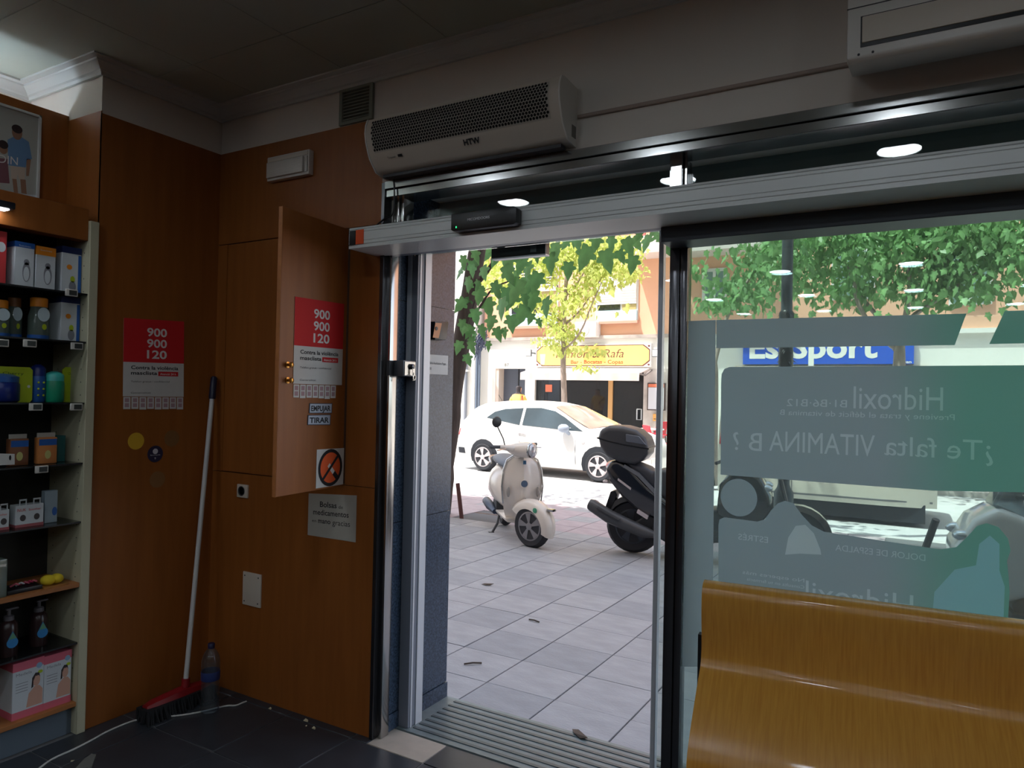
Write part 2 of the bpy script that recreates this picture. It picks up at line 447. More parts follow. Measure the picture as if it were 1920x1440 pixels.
# door drive over the opening
rail = thing('door_rail', 'long brushed aluminium sliding door drive rail above the doorway', 'door rail', (-2.075, 2.28, 2.083))
prof = [(2.372, 2.083), (2.19, 2.083), (2.19, 2.094), (2.193, 2.096), (2.193, 2.098), (2.19, 2.100), (2.19, 2.110), (2.192, 2.112), (2.19, 2.114),
        (2.19, 2.146), (2.192, 2.148), (2.19, 2.150), (2.19, 2.157), (2.193, 2.159), (2.19, 2.161), (2.192, 2.168), (2.372, 2.168)]
MB().prism([(-2.072, y, z) for y, z in prof], (5.0, 0, 0)).build('cover', M_ALU, rail)
MB().prism([(-2.0755, y, z) for y, z in prof], (.0035, 0, 0)).build('end_cap', M_BLACK, rail)
MB().box(-2.068, -2.036, 2.188, 2.191, 2.097, 2.156).build('sticker', M_BLACK, rail, label='black half of the corner sticker')
MB().box(-2.034, -1.992, 2.188, 2.191, 2.098, 2.157).build('sticker', mat('orange_sticker', (232, 84, 20), 0.6), rail, label='orange half of the corner sticker')
MB().box(-2.018, -.80, 2.376, 2.41, 2.084, 2.155).build('header', M_ALUD, rail)
MB().box(-2.018, -.80, 2.56, 2.615, 2.130, 2.16).build('outer_header', M_ALUW, rail)
MB().box(-.796, 2.9, 2.362, 2.495, 2.030, 2.0825).build('valance', M_HEAD, rail, bevel=.002, seg=1)
# the wire at the rail's end
solo(MB().tube(smooth_path([(-2.06, 2.30, 2.168), (-2.062, 2.33, 2.20), (-2.03, 2.352, 2.235), (-1.985, 2.354, 2.25), (-1.972, 2.352, 2.29), (-1.975, 2.354, 2.36), (-1.98, 2.354, 2.41)], 5), .0035, 6).build('wire', M_BLACK, smooth=60),
     'thin dark wire rising from the end of the door rail', 'wire')
# inside motion sensor
sn = thing('motion_sensor', 'black motion sensor with a green light on the door rail', 'sensor', (-1.39, 2.17, 2.094))
sp = [(-1.530, 2.100), (-1.518, 2.094), (-1.262, 2.094), (-1.250, 2.100), (-1.250, 2.150), (-1.262, 2.160), (-1.530, 2.160)]
MB().prism([(x, 2.150, z) for x, z in sp], (0, .04, 0)).build('housing', M_BLACK, sn, bevel=.004)
MB().ell((-1.505, 2.149, 2.108), (.002, .001, .004), 8, 6).build('indicator_light', mat('green_led', (40, 255, 120), 0.4, emit=3.0), sn)
b_ = MB(); letter(b_, 'MICOMDOORS', (-1.455, 2.1485, 2.126), X_, Z_, width=.095, height=.009)
b_.build('lettering', mat('grey_print', (228, 230, 234), 0.6), sn)
# outside sensor hanging below the header
es = thing('outside_sensor', 'dark rectangular sensor box hanging outside below the door header', 'sensor', (-1.5, 2.64, 2.08))
MB().box(-1.645, -1.379, 2.62, 2.66, 2.086, 2.155).build('housing', mat('dark_green_plastic', (24, 38, 38), 0.3), es, bevel=.003)
MB().box(-1.645, -1.379, 2.622, 2.658, 2.080, 2.086).build('lower_strip', M_ALUW, es)
MB().box(-1.45, -1.42, 2.617, 2.62, 2.095, 2.14).build('lens', mat('grey_lens', (70, 84, 84), 0.2), es)
# lock on the jamb
lk = thing('door_lock', 'grey key box with a key and ring hanging on the door jamb', 'lock', (-1.98, 2.45, 1.56))
MB().box(-2.006, -1.952, 2.415, 2.500, 1.563, 1.632).build('lock_box', mat('lock_grey', (96, 100, 106), 0.4, 0.5), lk, bevel=.003)
MB().box(-2.018, -2.003, 2.382, 2.512, 1.565, 1.630).build('strap', M_DKGREY, lk)
MB().box(-1.9525, -1.9485, 2.420, 2.495, 1.566, 1.628).build('lock_face', M_CHROME, lk, bevel=.001, seg=1)
MB().lathe([(.012, 0), (.012, .012), (.009, .014)], (-1.949, 2.465, 1.606), (1, 0, 0), 14).build('cylinder', M_DKSTEEL, lk, smooth=40)
MB().box(-1.938, -1.9355, 2.458, 2.472, 1.575, 1.612).box(-1.938, -1.9355, 2.462, 2.468, 1.545, 1.58).build('key', M_CHROME, lk)
MB().lathe([(.014, 0), (.014, .002), (.011, .002), (.011, 0)], (-1.934, 2.468, 1.560), (1, .2, 0), 14, caps=False).build('key_ring', M_CHROME, lk)
# things on the granite
ic = thing('intercom', 'small dark wedge-shaped speaker with an orange face on the granite', 'intercom', tuple(on_x(817, 637, -2.018)))
q = [on_x(*p, -2.0175) for p in [(806, 603), (832, 604), (827, 638), (806, 637)]]
MB().prism(q, (.03, 0, 0)).build('housing', M_BLACK, ic, bevel=.003)
q = [on_x(*p, -1.987) for p in [(816, 605), (828, 606), (822, 634), (811, 633)]]
MB().prism(q, (.002, 0, 0)).build('face', mat('orange_face', (206, 140, 96), 0.5), ic)
MB().lathe([(.009, 0), (.009, .003), (.006, .003)], on_x(818, 616, -1.985), (1, 0, 0), 14).build('lens', M_DKGREY, ic)
ps = thing('notice_card', 'small white notice with two short lines on the dark granite', 'notice', tuple(on_x(820, 702, -2.016)))
q = [on_x(*p, -2.0165) for p in [(799, 664), (840, 667), (839, 703), (799, 701)]]
MB().prism(q, (.0012, 0, 0)).build('card', M_PAPER, ps)
b_ = MB()
a = on_x(801, 682, -2.0148); c = on_x(836, 684, -2.0148)
letter(b_, 'a. María Auxiliadora Puget', a, Y_, Z_, width=(c - a).length, height=.012)
a = on_x(801, 693, -2.0148); c = on_x(809, 693, -2.0148)
letter(b_, '2730', a, Y_, Z_, width=(c - a).length, height=.012)
b_.build('lettering', M_INK, ps)
# ================================================================ fittings on the walls
# strip lamp hidden in the cove over the shelves
cl = thing('cove_lamp', 'cool white strip lamp in the cove above the shelf wall', 'lamp', (-3.57, 0.6, 2.52))
MB().box(-3.60, -3.54, -.8, 1.45, 2.50, 2.53).build('lamp_base', M_WHITE, cl)
MB().tube([(-3.57, -.78, 2.55), (-3.57, 1.43, 2.55)], .016, 10).build('lamp_tube', mat('cove_tube', (214, 234, 255), 0.4, emit=26.0), cl)
# cupboard in the front wall
cb = thing('wall_cupboard', 'veneered wall cupboard with its right door swung open', 'cupboard', (-2.65, YW, zc0))
MB().box(xc0 + .002, xcm - .002, YW - .001, YW + .02, zc0 + .002, zc1 - .002).build('door', M_WOOD, cb, bevel=.0015, seg=1)
MB().box(xcm, xc1, YW + .021, YW + .03, zc0, zc1).build('inside', mat('cupboard_inside', (70, 42, 26), 0.8), cb)
LH, LF = Vector((-2.235, 2.360, 0)), Vector((-2.193, 1.945, 0))        # hinge and free edge of the open door
ld = (LF - LH).normalized(); ln = Vector((-ld.y, ld.x, 0))              # ln points to the room's right side
if ln.x < 0: ln = -ln
LZ0, LZ1 = 1.072, 2.216
p = [LH - ln * .018, LF - ln * .018, LF, LH]
od = MB().hexa([tuple(v + Z_ * LZ0) for v in p] + [tuple(v + Z_ * LZ1) for v in p]).build('door', M_WOOD, cb, bevel=.0015, seg=1)
p = [LF - ln * .0182 + ld * .0005, LF + ld * .0015 - ln * .0182, LF + ld * .0015 + ln * .0002, LF + ld * .0005 + ln * .0002]
MB().hexa([tuple(v + Z_ * LZ0) for v in p] + [tuple(v + Z_ * LZ1) for v in p]).build('edge_band', M_WOODE, od)
M_BRASS = mat('brass', (190, 140, 70), 0.25, 0.9)
for (px, py) in [(539, 684), (539, 713)]:
    q = on_p(px, py, LF, ln)
    MB().lathe([(.013, 0), (.013, .003), (.006, .004), (.006, .014), (.011, .018), (.011, .024), (.006, .027)], q, ln, 14).build('knob', M_BRASS, od, smooth=40)
def lp(px, py, off=.0012):           # a point on the open door's face
    return on_p(px, py, LF + ln * off, ln)
def wlp(px, py, off=.0012):          # on the left wall
    return on_x(px, py, XL + off)
def fwp(px, py, off=.0012):          # on the front wall's veneer
    return on_y(px, py, YW - off)

def sheet(mb, q, r, u, n, u0, u1, v0, v1, off=0.0, t=.0006):
    """rectangle in the sheet's own (0..1) coordinates, v downwards, lifted by off"""
    a, b, c, d = q
    def P(x, y): return (a * (1 - x) + b * x) * (1 - y) + (d * (1 - x) + c * x) * y + n * off
    mb.prism([P(u0, v1), P(u1, v1), P(u1, v0), P(u0, v0)], n * t); return mb
def helpline_poster(q, label, tabs=8):
    q = [Vector(x) for x in q]; r, u, n = frame_of(q)
    W = ((q[1] - q[0]).length + (q[2] - q[3]).length) / 2; Hh = ((q[0] - q[3]).length + (q[1] - q[2]).length) / 2
    def P(x, y, off): return (q[0] * (1 - x) + q[1] * x) * (1 - y) + (q[3] * (1 - x) + q[2] * x) * y + n * off
    t = thing('helpline_poster', label, 'poster', tuple((q[2] + q[3]) / 2))
    MB(); b = MB(); sheet(b, q, r, u, n, 0, 1, 0, .855); b.build('sheet', M_PAPER, t)
    b = MB(); sheet(b, q, r, u, n, 0, 1, 0, .478, .0007, .0003); b.build('red_field', M_RED, t)
    for k, s in enumerate(['900', '900', '120']):
        b = MB(); letter(b, s, P(.535, .185 + .123 * k, .0013), r, u, width=W * .33, height=Hh * .088, bold=.022, centre=True); b.build('number', M_REDW, t)
    for (w_, v_, wd, hh, bo) in (('Contra la violència', .555, .78, .038, .02), ('masclista', .615, .42, .038, .02), ('Telèfon gratuït i confidencial', .70, .63, .018, 0), ('Generalitat', .825, .32, .018, 0)):
        b = MB(); letter(b, w_, P(.12, v_, .0012), r, u, width=W * wd, height=Hh * hh, bold=bo); b.build('text_line', M_INK, t)
    b = MB(); sheet(b, q, r, u, n, .56, .90, .575, .625, .0007, .0003); b.build('red_label', M_RED, t)
    b = MB(); letter(b, 'Atenció 24 h', P(.59, .613, .0013), r, u, width=W * .27, height=Hh * .022, bold=.01); b.build('label_lettering', M_REDW, t)
    for k in range(tabs):
        b = MB(); sheet(b, q, r, u, n, k / 8 + .008, (k + 1) / 8 - .008, .862, 1.0 + random.uniform(-.01, .004)); tb = b.build('tear_off_tab', M_PAPER, t)
        b = MB()
        for i in range(2): sheet(b, q, r, u, n, k / 8 + .03, (k + 1) / 8 - .03, .875 + .055 * i, .918 + .055 * i, .0007, .0003)
        b.build('tab_print', M_PINKGREY, tb)
    return t
helpline_poster([wlp(232, 596), wlp(345, 603), wlp(344, 768), wlp(230, 768)], 'red and white helpline poster on the dark left wall, tear-off tabs complete')
helpline_poster([lp(553, 556), lp(645, 570), lp(640, 748), lp(549, 747)], 'red and white helpline poster on the open cupboard door', 7)

def word_plate(q, s, label):
    q = [Vector(x) for x in q]; r, u, n = frame_of(q); W = (q[1] - q[0]).length; Hh = (q[0] - q[3]).length
    t = thing('word_sign', label, 'sign', tuple((q[2] + q[3]) / 2), group='push and pull signs')
    b = MB(); sheet(b, q, r, u, n, 0, 1, 0, 1, 0, .001); b.build('plate', mat('sign_navy', (40, 48, 66), 0.5), t)
    b = MB(); sheet(b, q, r, u, n, .03, .97, .07, .93, .0011, .0004); b.build('face', mat('sign_silver', (176, 184, 198), 0.45, 0.2), t)
    b = MB(); letter(b, s, (q[3] + q[2]) / 2 + u * Hh * .24 + n * .0018, r, u, width=W * .84, height=Hh * .52, bold=.03, centre=True); b.build('lettering', M_INK, t)
word_plate([lp(580, 756), lp(623, 756), lp(622, 775), lp(579, 775)], 'EMPUJAR', 'small silver EMPUJAR sign on the open cupboard door')
word_plate([lp(577, 778), lp(620, 777), lp(619, 797), lp(576, 797)], 'TIRAR', 'small silver TIRAR sign just below the EMPUJAR sign')
# no smoking sheet
q = [Vector(x) for x in (lp(594, 843), lp(645, 840), lp(643, 908), lp(592, 916))]
r, u, n = frame_of(q); ns = thing('no_smoking_sign', 'white sheet with orange and black no smoking symbol', 'sign', tuple((q[2] + q[3]) / 2))
b = MB(); sheet(b, q, r, u, n, 0, 1, 0, 1); b.build('sheet', M_PAPER, ns)
c = (q[0] + q[1] + q[2] + q[3]) / 4; W = (q[1] - q[0]).length
def disc(mb, c, r, u, n, rx, ry, off, t=.0003, k=28, r_in=0.0):
    if r_in <= 0:
        mb.prism([c + r * rx * math.cos(2 * math.pi * i / k) + u * ry * math.sin(2 * math.pi * i / k) + n * off for i in range(k)], n * t)
    else:
        for i in range(k):
            a0, a1 = 2 * math.pi * i / k, 2 * math.pi * (i + 1) / k
            P = lambda f, a: c + r * rx * f * math.cos(a) + u * ry * f * math.sin(a) + n * off
            mb.prism([P(r_in, a0), P(1, a0), P(1, a1), P(r_in, a1)], n * t)
    return mb
disc(MB(), c, r, u, n, W * .40, W * .40, .0007).build('orange_disc', mat('signal_orange', (238, 96, 40), 0.7), ns)
b = MB(); disc(b, c, r, u, n, W * .44, W * .44, .0011, r_in=.82)
dg = (r + u).normalized(); dp = dg.cross(n)
b.prism([c - dg * W * .38 - dp * W * .035 + n * .0012, c + dg * W * .38 - dp * W * .035 + n * .0012, c + dg * W * .38 + dp * W * .035 + n * .0012, c - dg * W * .38 + dp * W * .035 + n * .0012], n * .0003)
b.build('ban_ring', M_INK, ns)
d2 = (r - u).normalized(); d3 = d2.cross(n)
def bar(mb, c, d, w, a, b_, h, off): mb.prism([c + d * a - w * h + n * off, c + d * b_ - w * h + n * off, c + d * b_ + w * h + n * off, c + d * a + w * h + n * off], n * .0002); return mb
bar(MB(), c, d2, d3, -W * .10, W * .18, W * .05, .0009).build('cigarette', M_REDW, ns)
bar(MB(), c, d2, d3, W * .18, W * .36, W * .06, .0010).build('ember', M_INK, ns)
# note about bags
q = [Vector(x) for x in (fwp(579, 925), fwp(669, 929), fwp(667, 1017), fwp(577, 1003))]
r, u, n = frame_of(q); t = thing('paper_note', 'grey-white paper note reading Bolsas de medicamentos below the cupboard', 'note', tuple((q[2] + q[3]) / 2))
b = MB(); sheet(b, q, r, u, n, 0, 1, 0, 1); b.build('sheet', mat('note_paper', (176, 172, 162), 0.85, vary=.05, vscale=9), t)
W = (q[1] - q[0]).length
P = lambda x, y: (q[0] * (1 - x) + q[1] * x) * (1 - y) + (q[3] * (1 - x) + q[2] * x) * y + n * .0009
for ws in ([('Bolsas', .25, .30, .35, .024, .015), ('de', .64, .31, .09, .015, 0)], [('medicamentos', .11, .49, .74, .024, .012)], [('en', .09, .67, .09, .013, 0), ('mano', .22, .68, .26, .022, .015), ('gracias', .52, .69, .36, .024, 0)]):
    for (w_, a_, b_, c_, d_, e_) in ws:
        b = MB(); letter(b, w_, P(a_, b_), r, u, width=W * c_, height=d_, bold=e_); b.build('word', M_INK, t)

# air curtain over the door
ac = thing('air_curtain', 'white air curtain with a perforated front mounted over the door', 'air curtain', (-1.58, YW, 2.415))
prof = [(YW, 2.628), (2.262, 2.634), (2.240, 2.628), (2.228, 2.598), (2.225, 2.565), (2.232, 2.530), (2.246, 2.495), (2.258, 2.470), (2.292, 2.432), (2.300, 2.424), (2.345, 2.415), (YW, 2.412)]
xa, xb = -2.032, -1.126
MB().prism([(xa + .006, y, z) for y, z in prof], (xb - xa - .012, 0, 0)).build('body', M_OFFWHITE, ac, smooth=50)
big = [(y if y > 2.36 else y - .003, z + (.002 if z > 2.5 else -.002)) for y, z in prof]
for x in (xa, xb - .006):
    MB().prism([(x, y, z) for y, z in big], (.006, 0, 0)).build('end_panel', M_WHITE, ac, smooth=50)
gp = [(2.2305, 2.613), (2.2245, 2.588), (2.2225, 2.562), (2.2290, 2.531), (2.2410, 2.502), (2.249, 2.487)]
MB().loft([[(xa + .035, y, z) for y, z in gp], [(xb - .045, y, z) for y, z in gp]], caps=False, closed=False).build('grille_back', mat('grille_paint', (188, 182, 170), 0.5), ac, smooth=60)
segs = [0]
for i in range(len(gp) - 1): segs.append(segs[-1] + math.hypot(gp[i + 1][0] - gp[i][0], gp[i + 1][1] - gp[i][1]))
b = MB(); pitch = .0132; rows = int(segs[-1] / (pitch * .866)); cols = int((xb - xa - .084) / pitch)
for j in range(rows):
    s_ = (j + .5) * pitch * .866
    i = max(k for k in range(len(segs) - 1) if segs[k] <= s_); tt = (s_ - segs[i]) / (segs[i + 1] - segs[i])
    y = lerp(gp[i][0], gp[i + 1][0], tt); z = lerp(gp[i][1], gp[i + 1][1], tt)
    tv = Vector((0, gp[i + 1][0] - gp[i][0], gp[i + 1][1] - gp[i][1])).normalized(); nv = Vector((0, tv.z, -tv.y))
    if nv.y > 0: nv = -nv
    for k in range(cols):
        x = xa + .041 + pitch * (k + (.5 if j % 2 else 0)); o = Vector((x, y, z)) + nv * .0012
        b.add([o + X_ * .0060 * math.cos(R_(60 * h + 30)) + tv * .0060 * math.sin(R_(60 * h + 30)) for h in range(6)], [(0, 1, 2, 3, 4, 5)])
o = b.build('perforation', mat('hole_dark', (14, 13, 12), 0.9), ac); o['kind'] = 'stuff'
dn = Vector((0, .026, -.038)).normalized(); un = -dn; nn = X_.cross(un)
b = MB(); letter(b, 'HTW', Vector((-1.555, 2.2668, 2.4565)) + nn * .003, X_, un, width=.074, height=.022, bold=.03); b.build('lettering', M_INK, ac)
b = MB(); letter(b, 'Temperat', Vector((-1.935, 2.264, 2.4605)) + nn * .003, X_, un, width=.042, height=.008)
b.prism([Vector((x, 2.264, 2.4605)) + nn * .003 + un * h for x, h in ((-1.88, 0), (-1.858, 0), (-1.858, .010), (-1.88, .010))], nn * .0005); b.build('small_print', M_INK, ac)
MB().box(-2.0, -1.16, 2.31, 2.35, 2.402, 2.414).build('outlet', M_DKGREY, ac)
b = MB()
b.prism([(xb + .0005, y, z) for y, z in [(2.325, 2.44), (2.36, 2.44), (2.36, 2.485), (2.325, 2.485)]], (.0006, 0, 0)); b.build('rating_plate', mat('plate_grey', (120, 118, 112), 0.6), ac)
# cable duct on the cream wall
solo(MB().box(-1.12, -.20, YW - .012, YW, 2.516, 2.529).build('cable_duct', mat('duct_pink', (168, 150, 138), 0.6), bevel=.002, seg=1), 'slim cable duct along the cream wall between the two white units', 'cable duct')
# emergency light
el = thing('emergency_light', 'long white emergency light on the veneer left of the air curtain', 'emergency light', (-2.6, YW, 2.48))
q = [on_y(*p, YW - .035) for p in [(500, 293), (578, 281), (578, 327), (500, 338)]]
x0, x1, z0, z1 = q[0].x, q[1].x, (q[2].z + q[3].z) / 2, (q[0].z + q[1].z) / 2
MB().box(x0, x1, YW - .03, YW, z0, z1).build('body', M_WHITE, el, bevel=.004)
MB().box(x0 + .008, x1 - .03, YW - .042, YW - .029, z0 + .012, z1 - .030).build('lens', mat('milky_lens', (214, 208, 200), 0.25, vary=.06, vscale=60, stretch=(.3, 1, 6)), el, bevel=.003)
MB().box(x0 + .005, x1 - .005, YW - .034, YW - .029, z1 - .026, z1 - .006).build('bezel', M_OFFWHITE, el, bevel=.002)
MB().box(x1 - .026, x1 - .006, YW - .036, YW - .029, z0 + .012, z1 - .030).build('end_lens', mat('clear_lens', (190, 186, 180), 0.1), el, bevel=.002)
# ventilation grille
vg = thing('vent_grille', 'greenish square ventilation grille high on the wall beside the air curtain', 'vent', (-2.21, YW, 2.70))
x0, x1, z0, z1 = -2.310, -2.114, 2.693, 2.855
M_VENT = mat('vent_green', (132, 136, 122), 0.6)
MB().box(x0, x1, YW - .001, YW + .001, z0, z1).build('backing', mat('vent_dark', (96, 98, 86), 0.8), vg)
for (a, b_, c, d) in [(x0, x0 + .018, z0, z1), (x1 - .018, x1, z0, z1), (x0 + .018, x1 - .018, z0, z0 + .014), (x0 + .018, x1 - .018, z1 - .014, z1)]:
    MB().box(a, b_, YW - .012, YW, c, d).build('frame', M_VENT, vg)
for k in range(9):
    z = z0 + .018 + k * .0145
    MB().hexa([(x0 + .018, YW - .010, z), (x1 - .018, YW - .010, z), (x1 - .018, YW - .002, z + .008), (x0 + .018, YW - .002, z + .008),
               (x0 + .018, YW - .010, z + .002), (x1 - .018, YW - .010, z + .002), (x1 - .018, YW - .002, z + .010), (x0 + .018, YW - .002, z + .010)]).build('slat', M_VENT, vg)
# split air conditioner
aq = thing('air_conditioner', 'white split air conditioner high on the wall at upper right', 'air conditioner', (.25, YW, 2.45))
prof = [(YW, 2.80), (2.20, 2.80), (2.165, 2.77), (2.15, 2.70), (2.15, 2.445), (2.165, 2.436), (2.30, 2.455), (YW, 2.49)]
MB().prism([(-.2, y, z) for y, z in prof], (.85, 0, 0)).build('body', M_WHITE, aq, bevel=.006)
MB().box(-.2005, .651, 2.1485, 2.152, 2.582, 2.5845).build('seam', M_DKGREY, aq)
MB().box(-.166, .617, 2.1485, 2.152, 2.470, 2.556).build('slot', M_BLACK, aq)
MB().box(-.162, .613, 2.1445, 2.150, 2.481, 2.553).build('flap', M_OFFWHITE, aq, bevel=.003)
for x in (-.17, -.135): MB().ell((x, 2.151, 2.452), (.004, .003, .004), 8, 6).build('screw', M_DKGREY, aq)
# socket and blank plate
so = thing('wall_socket', 'square white wall socket on the veneer left of the open door', 'socket', (-2.9, YW, .96))
q0, q1 = fwp(447, 907), fwp(466, 934)
MB().box(q0.x, q1.x, YW - .010, YW, q1.z, q0.z).build('plate', M_OFFWHITE, so, bevel=.003)
cx, cz = (q0.x + q1.x) / 2 - .004, (q0.z + q1.z) / 2
MB().lathe([(.024, 0), (.024, .002), (.020, .002), (.018, -.001)], (cx, YW - .010, cz), (0, -1, 0), 20).build('well', M_DKGREY, so, smooth=40)
for dx in (-.009, .009): MB().lathe([(.003, 0), (.003, .001)], (cx + dx, YW - .0125, cz), (0, -1, 0), 8).build('pin_hole', M_BLACK, so)
bp = thing('blank_plate', 'tall white blank cover plate with four screws low on the veneer', 'cover plate', (-2.82, YW, .45))
x0, x1, z0, z1 = -2.878, -2.750, .440, .600
MB().box(x0, x1, YW - .008, YW, z0, z1).build('plate', M_OFFWHITE, bp, bevel=.003)
for x in (x0 + .014, x1 - .018):
    for z in (z0 + .018, z1 - .018): MB().ell((x, YW - .008, z), (.004, .002, .004), 8, 6).build('screw', M_DKGREY, bp)
# round stickers on the left wall
for (px, py, c, nm, ink) in [(255, 827, (214, 170, 44), 'round yellow sticker with scribbled lines under the left poster', (70, 50, 10)), (291, 851, (38, 32, 62), 'round navy sticker with a white badge under the left poster', (210, 206, 214)),
                        (322, 822, (132, 92, 50), 'round brownish sticker right of the yellow one', (84, 56, 30)), (295, 899, (138, 96, 54), 'lowest round brownish sticker on the left wall', (84, 56, 30))]:
    o = wlp(px, py, .0006); t = thing('round_sticker', nm, 'sticker', tuple(o), group='round stickers on the left wall')
    r_, u_, n_ = Y_, Z_, X_
    disc(MB(), o, r_, u_, n_, .039, .039, 0, .0006).build('disc', mat('sticker_%d' % px, c, 0.7), t)
    b = MB(); m_ = mat('sticker_ink_%d' % px, ink, 0.7)
    if px == 291:
        disc(b, o + u_ * .012, r_, u_, n_, .013, .013, .0007); letter(b, 'farmacia', o - u_ * .008 + n_ * .0009, r_, u_, width=.05, height=.006, centre=True); letter(b, '9', o - u_ * .026 + n_ * .0009, r_, u_, width=.008, height=.010, centre=True)
    else:
        for k, w in enumerate((.034, .046, .030)): bar(b, o, (r_ + u_ * .18).normalized(), (u_ - r_ * .18).normalized(), -w / 2, w / 2, .003, .0007); b.v[-8:] = [tuple(Vector(v) + u_ * (.014 - .014 * k)) for v in b.v[-8:]]
    b.build('print', m_, t)

# ================================================================ floor things in the corner
br = thing('broom', 'broom with a white handle and red head leaning in the corner', 'broom', (-2.985, 2.12, 0))
ht = Vector((-3.098, 2.335, 1.552)); hb = Vector((-2.99, 2.14, .075)); hd = (ht - hb).normalized(); hn = hb + hd * ((ht - hb).length - .115)
MB().tube([hb, hn], .0115, 10).build('handle', mat('broom_white', (206, 206, 204), 0.4), br, smooth=60)
MB().tube([hn, hn + hd * .01, ht - hd * .008, ht], [.0155, .017, .016, .010], 10).build('grip', mat('navy_plastic', (20, 26, 54), 0.4), br, smooth=60)
b = MB()
pr = lambda y, w, h: [(-2.995 - w, y, .055), (-2.995 + w, y, .055), (-2.995 + w * .8, y, .055 + h * .7), (-2.995, y, .055 + h), (-2.995 - w * .8, y, .055 + h * .7)]
b.loft([pr(1.945, .020, .018), pr(1.99, .030, .030), pr(2.12, .034, .042), pr(2.24, .030, .030), pr(2.275, .020, .018)])
b.tube([hb - hd * .03, hb + hd * .05], .019, 10)
b.build('head', mat('broom_red', (140, 24, 30), 0.4), br, smooth=40)
b = MB()
for i in range(56):
    for j in range(7):
        y = 1.93 + i * .0062; x = -3.034 + j * .0125
        b.prism([(x, y, .058), (x + .011, y, .058), (x + .011, y + .0058, .058), (x, y + .0058, .058)], (random.uniform(-.010, .035), random.uniform(-.018, .006), -.056))
o = b.build('bristles', mat('bristle_black', (20, 22, 26), 0.8), br); o['kind'] = 'stuff'
bo = thing('water_bottle', 'clear plastic water bottle with a blue cap standing before the broom', 'bottle', tuple(on_z(393, 1334, 0)))
bz = [(.036, .004), (.041, .012), (.041, .03)]
for k in range(7): bz += [(.0405, .035 + .022 * k), (.0375, .046 + .022 * k)]
bz += [(.041, .195), (.041, .235), (.034, .262), (.020, .285), (.0135, .292), (.0135, .300)]
M_PET = glass('pet_plastic', tint=(206, 216, 226), haze=.05, base=.09)
MB().lathe(bz, n=20).build('body', M_PET, bo, world=False, smooth=60)
MB().lathe([(.0415, .150), (.0422, .152), (.0422, .188), (.0415, .19)], n=20, caps=False).build('label_band', mat('bottle_blue', (42, 56, 108), 0.4), bo, world=False, smooth=60)
MB().lathe([(.0155, .292), (.0155, .312), (.013, .315)], n=16).build('cap', mat('cap_navy', (18, 22, 60), 0.4), bo, world=False, smooth=40)
pts = [(60, 1452), (95, 1425), (140, 1404), (175, 1386), (200, 1372), (235, 1357), (262, 1349), (300, 1345), (340, 1341), (375, 1335), (412, 1326), (428, 1323), (441, 1323), (452, 1319), (462, 1315)]
solo(MB().tube(smooth_path([on_z(*p, .004) for p in pts], 4), .0042, 8).build('floor_cable', mat('cable_white', (196, 196, 192), 0.5), smooth=60), 'thin white cable curving across the dark floor below the broom', 'cable')
for (px, py, s, nm) in [(506, 1330, .010, 'small cream paper scrap nearest the corner'), (573, 1353, .014, 'curled cream paper scrap by the veneer foot'), (588, 1367, .011, 'pale paper scrap nearest the doorway'), (574, 1362, .005, 'tiny white crumb between two paper scraps'), (136, 1428, .007, 'tiny white crumb on the floor before the shelves')]:
    o = on_z(px, py, 0); b = MB(); a = random.uniform(0, 3)
    k = [(-1, -.6, .1), (.2, -.8, .3), (1, -.1, .9), (.3, .7, .3), (-.7, .5, .8)]
    pts_ = [o + Vector((math.cos(a) * x - math.sin(a) * y, math.sin(a) * x + math.cos(a) * y, .001 + z * .5)) * 1.0 * 1 if False else o + Vector(((math.cos(a) * x - math.sin(a) * y) * s, (math.sin(a) * x + math.cos(a) * y) * s, .0015 + z * .5 * s)) for x, y, z in k]
    b.prism(pts_, (0, 0, .001)); solo(b.build('paper_scrap', mat('scrap_cream', (206, 200, 170), 0.8)), nm, 'paper scrap', 'scraps on the floor')
o = [on_z(*p, 0) for p in [(140, 1445), (160, 1424), (172, 1416), (180, 1418), (172, 1440)]]
solo(MB().prism([v + Z_ * .001 for v in o], (0, 0, .006)).build('grey_rag', mat('rag_grey', (112, 112, 106), 0.9)), 'small grey rag on the dark floor at lower left', 'rag')

# ================================================================ bench by the window
be = thing('bench', 'glossy wavy wooden bench with a rolled backrest under the window', 'bench', (-.60, 2.262, 0), R_(5.6))
cv = smooth_path([(0, .045, .868), (0, .040, .893), (0, .018, .904), (0, -.006, .900), (0, -.018, .882), (0, -.018, .83), (0, -.008, .76), (0, -.006, .70), (0, -.022, .655), (0, -.075, .610), (0, -.15, .545), (0, -.205, .490), (0, -.225, .455), (0, -.232, .40), (0, -.27, .375), (0, -.40, .385), (0, -.60, .40), (0, -.66, .385), (0, -.68, .35)], 6)
th_ = .014
def nrm(i):
    d = cv[min(i + 1, len(cv) - 1)] - cv[max(i - 1, 0)]; return Vector((0, d.z, -d.y)).normalized()
ring = [tuple(p) for p in cv] + [tuple(cv[i] - nrm(i) * -th_) for i in range(len(cv) - 1, -1, -1)]
MB().loft([[(x, y, z) for _, y, z in ring] for x in (0, .006, 1.9)], caps=True).build('seat_shell', M_BENCH, be, world=False, smooth=50)
MB().box(-.018, -.004, .02, .05, .50, .74).box(-.018, -.004, -.02, .05, .25, .50).build('side_bracket', M_BLACK, be, world=False)
for x in (.12, 1.7):
    MB().tube([(x, .05, 0.02), (x, .06, .45), (x, .05, .84)], .018, 8).tube([(x, .05, .3), (x, -.5, .33)], .018, 8).tube([(x, -.5, .33), (x, -.55, .02)], .018, 8).build('leg_frame', M_BLACK, be, world=False, smooth=60)
